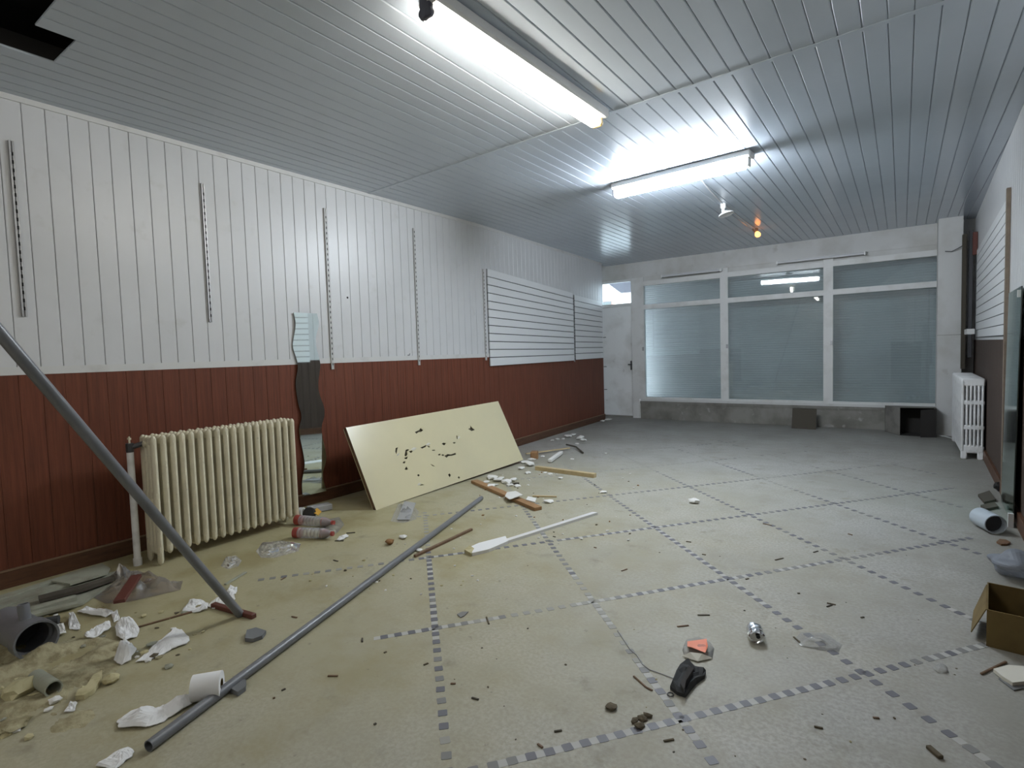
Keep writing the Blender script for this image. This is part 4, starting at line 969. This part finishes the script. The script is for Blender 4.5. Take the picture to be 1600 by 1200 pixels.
for i, ((px, py), s_) in enumerate(sh):
    wh = ('jagged white plaster shard under the lower right corner of the cream board', 'shards at the cream board corner') if 812 < px < 840 and py < 745 else \
         ('jagged white plaster shard heaped beside the brown timber batten', 'shards beside the brown batten') if px > 755 and 742 < py < 768 and px < 815 else \
         ('jagged white plaster shard in the row along the plinth past the pale lath', 'shards along the far plinth') if py < 700 and px < 930 else \
         ('white plaster shard at the foot of the far corner door', 'shards at the corner door') if py < 665 else \
         ('white plaster shard lying beside the long grey pipe', 'shards beside the lying pipe') if px < 700 else \
         ('white plaster shard lying loose near the pale square batten', 'loose shards near the pale batten')
    lump('plaster_shard', 'plaster_chip', px, py, s_ * 1.2, wh[0], 'plaster', wh[1], 40 + i, .3, 1)
m = MB(); m.prism([F(789, 776, .03), F(796, 781, .035), F(817, 774, .06), F(806, 768, .05), F(792, 770, .035)], Z * .006); tag(m.build('plaster_slab', 'plaster_chip'), 'largest white plaster slab resting across the brown batten', 'plaster')
m = MB(); m.prism([F(822, 782, .03), F(836, 786, .03), F(838, 780, .035), F(825, 777, .035)], Z * .01); tag(m.build('plaster_slab', 'plaster_chip'), 'small white plaster slab near the tip of the brown batten', 'plaster')
m = MB(); m.beam(F(859, 720, .03), F(877, 707, .03), .05, .04, bev=.006); tag(m.build('plaster_bar', 'plaster_chip'), 'white grooved bar lying by the pale lath behind the cream board', 'bar')
m = MB(); m.beam(F(797, 756, .01), F(811, 755, .01), .02, .015); tag(m.build('dark_chip', 'chip_dark'), 'short dark strip among the plaster shards', 'chip')
# --- single small pieces one can pick out
lump('white_stone', 'plaster_chip', 1085, 786, .085, 'single white stone in the middle of the floor', 'stone', None, 2, .55)
lump('orange_crumb', 'chip_brown', 609, 851, .06, 'orange brown crumb between bottles and lying pipe', 'crumb', None, 6, .7)
scrap('white_scrap', 'paper', [(526, 845), (530, 840), (542, 836), (545, 838), (538, 844), (530, 846)], 'white folded scrap right of the two bottles', 'paper', .003, 0, .02, seed=51)
stick('dark_sliver', 'chip_dark', (541, 833), (555, 832), .012, .006, 'dark sliver right behind the white folded scrap', 'sliver')
stick('dark_sliver', 'chip_dark', (523, 845), (537, 845), .012, .006, 'dark sliver at the front of the white folded scrap', 'sliver')
lump('dry_leaf', 'leaf_brown', 955, 1107, .045, 'brown dry leaf lump in the foreground', 'leaf', None, 9, .35)
stick('dark_sliver', 'wood_dark', (990, 1056), (1010, 1074), .008, .006, 'bent brown twig left of the black pouch', 'sliver')
stick('dark_sliver', 'wood_dark', (1010, 1074), (1020, 1079), .008, .006, 'short brown twig end pointing at the pouch ring', 'sliver')
stick('dark_sliver', 'leaf_brown', (1450, 1166), (1471, 1184), .018, .012, 'thick dark green brown twig at the bottom right', 'sliver')
for i, (px, py) in enumerate(((992, 1128), (1004, 1124), (1000, 1136), (1012, 1120))):
    lump('dust_clump', 'leaf_brown', px, py, .04, 'dark clump of swept dust on a mosaic line in the foreground', 'dust', 'dust clumps', 60 + i, .4, 1)
chips = [(566, 997, 566, 1003), (512, 1056, 528, 1056), (662, 1039, 669, 1036), (737, 1090, 748, 1093), (704, 1068, 712, 1068), (760, 964, 764, 975), (1090, 961, 1109, 961), (1058, 979, 1076, 977), (1037, 1158, 1053, 1155), (866, 1143, 878, 1141), (840, 1162, 848, 1168), (1211, 875, 1224, 872), (1271, 863, 1278, 861), (1325, 834, 1332, 836), (1292, 942, 1306, 945), (1292, 948, 1300, 945), (1192, 818, 1206, 821), (1240, 995, 1250, 1004), (1345, 965, 1350, 964), (971, 892, 980, 889), (1097, 866, 1103, 867), (1246, 927, 1250, 927), (1364, 1121, 1374, 1122), (1272, 1135, 1286, 1138), (521, 875, 528, 877), (439, 906, 446, 902), (600, 1020, 604, 1018), (584, 1132, 588, 1130), (456, 963, 464, 965), (1165, 905, 1170, 904), (864, 838, 868, 839), (928, 855, 932, 856), (1396, 1122, 1399, 1122), (440, 1079, 446, 1076), (426, 1091, 430, 1090), (1072, 846, 1080, 847)]
for i, (a_, b_, c_, d_) in enumerate(chips):
    stick('wood_sliver', ('chip_dark', 'wood_dark', 'leaf_brown')[i % 3], (a_, b_), (c_, d_), .008, .005, 'tiny dark wood sliver scattered on the open floor', 'sliver', group='wood slivers on the open floor', bev=.001)
for i in range(70):
    px, py = random.uniform(380, 760), random.uniform(800, 930)
    if py < 905 - (px - 380) * .28: continue
    lump('crumb', random.choice(('plaster_chip', 'plaster_chip', 'leaf_brown', 'foam_yellow')), px, py, random.uniform(.012, .028), 'tiny crumb scattered between radiator and lying pipe', 'crumb', 'crumbs by the radiator', i, .5, 1)
for i in range(55):
    px, py = random.uniform(740, 1000), random.uniform(735, 850)
    lump('crumb', random.choice(('plaster_chip', 'plaster_chip', 'chip_brown', 'leaf_brown')), px, py, random.uniform(.012, .028), 'tiny crumb scattered right of the cream board', 'crumb', 'crumbs right of the cream board', 90 + i, .5, 1)
for i in range(40):
    px, py = random.uniform(700, 1500), random.uniform(860, 1190)
    lump('crumb', random.choice(('leaf_brown', 'chip_dark', 'rubble')), px, py, random.uniform(.006, .014), 'tiny speck of dirt on the mosaic floor', 'crumb', 'specks on the mosaic floor', 150 + i, .4, 1)
for i in range(95):
    px, py = random.uniform(0, 330), random.uniform(945, 1165)
    if px > 120 and py > 1010 + (px - 120) * .25: continue
    lump('crumb', random.choice(('plaster_chip', 'foam_yellow', 'foam_yellow', 'rubble', 'leaf_brown', 'sheet_greenish')), px, py, random.uniform(.014, .05), 'small rubble crumb strewn in the near left corner', 'crumb', 'rubble crumbs in the near left corner', 200 + i, .4, 1)
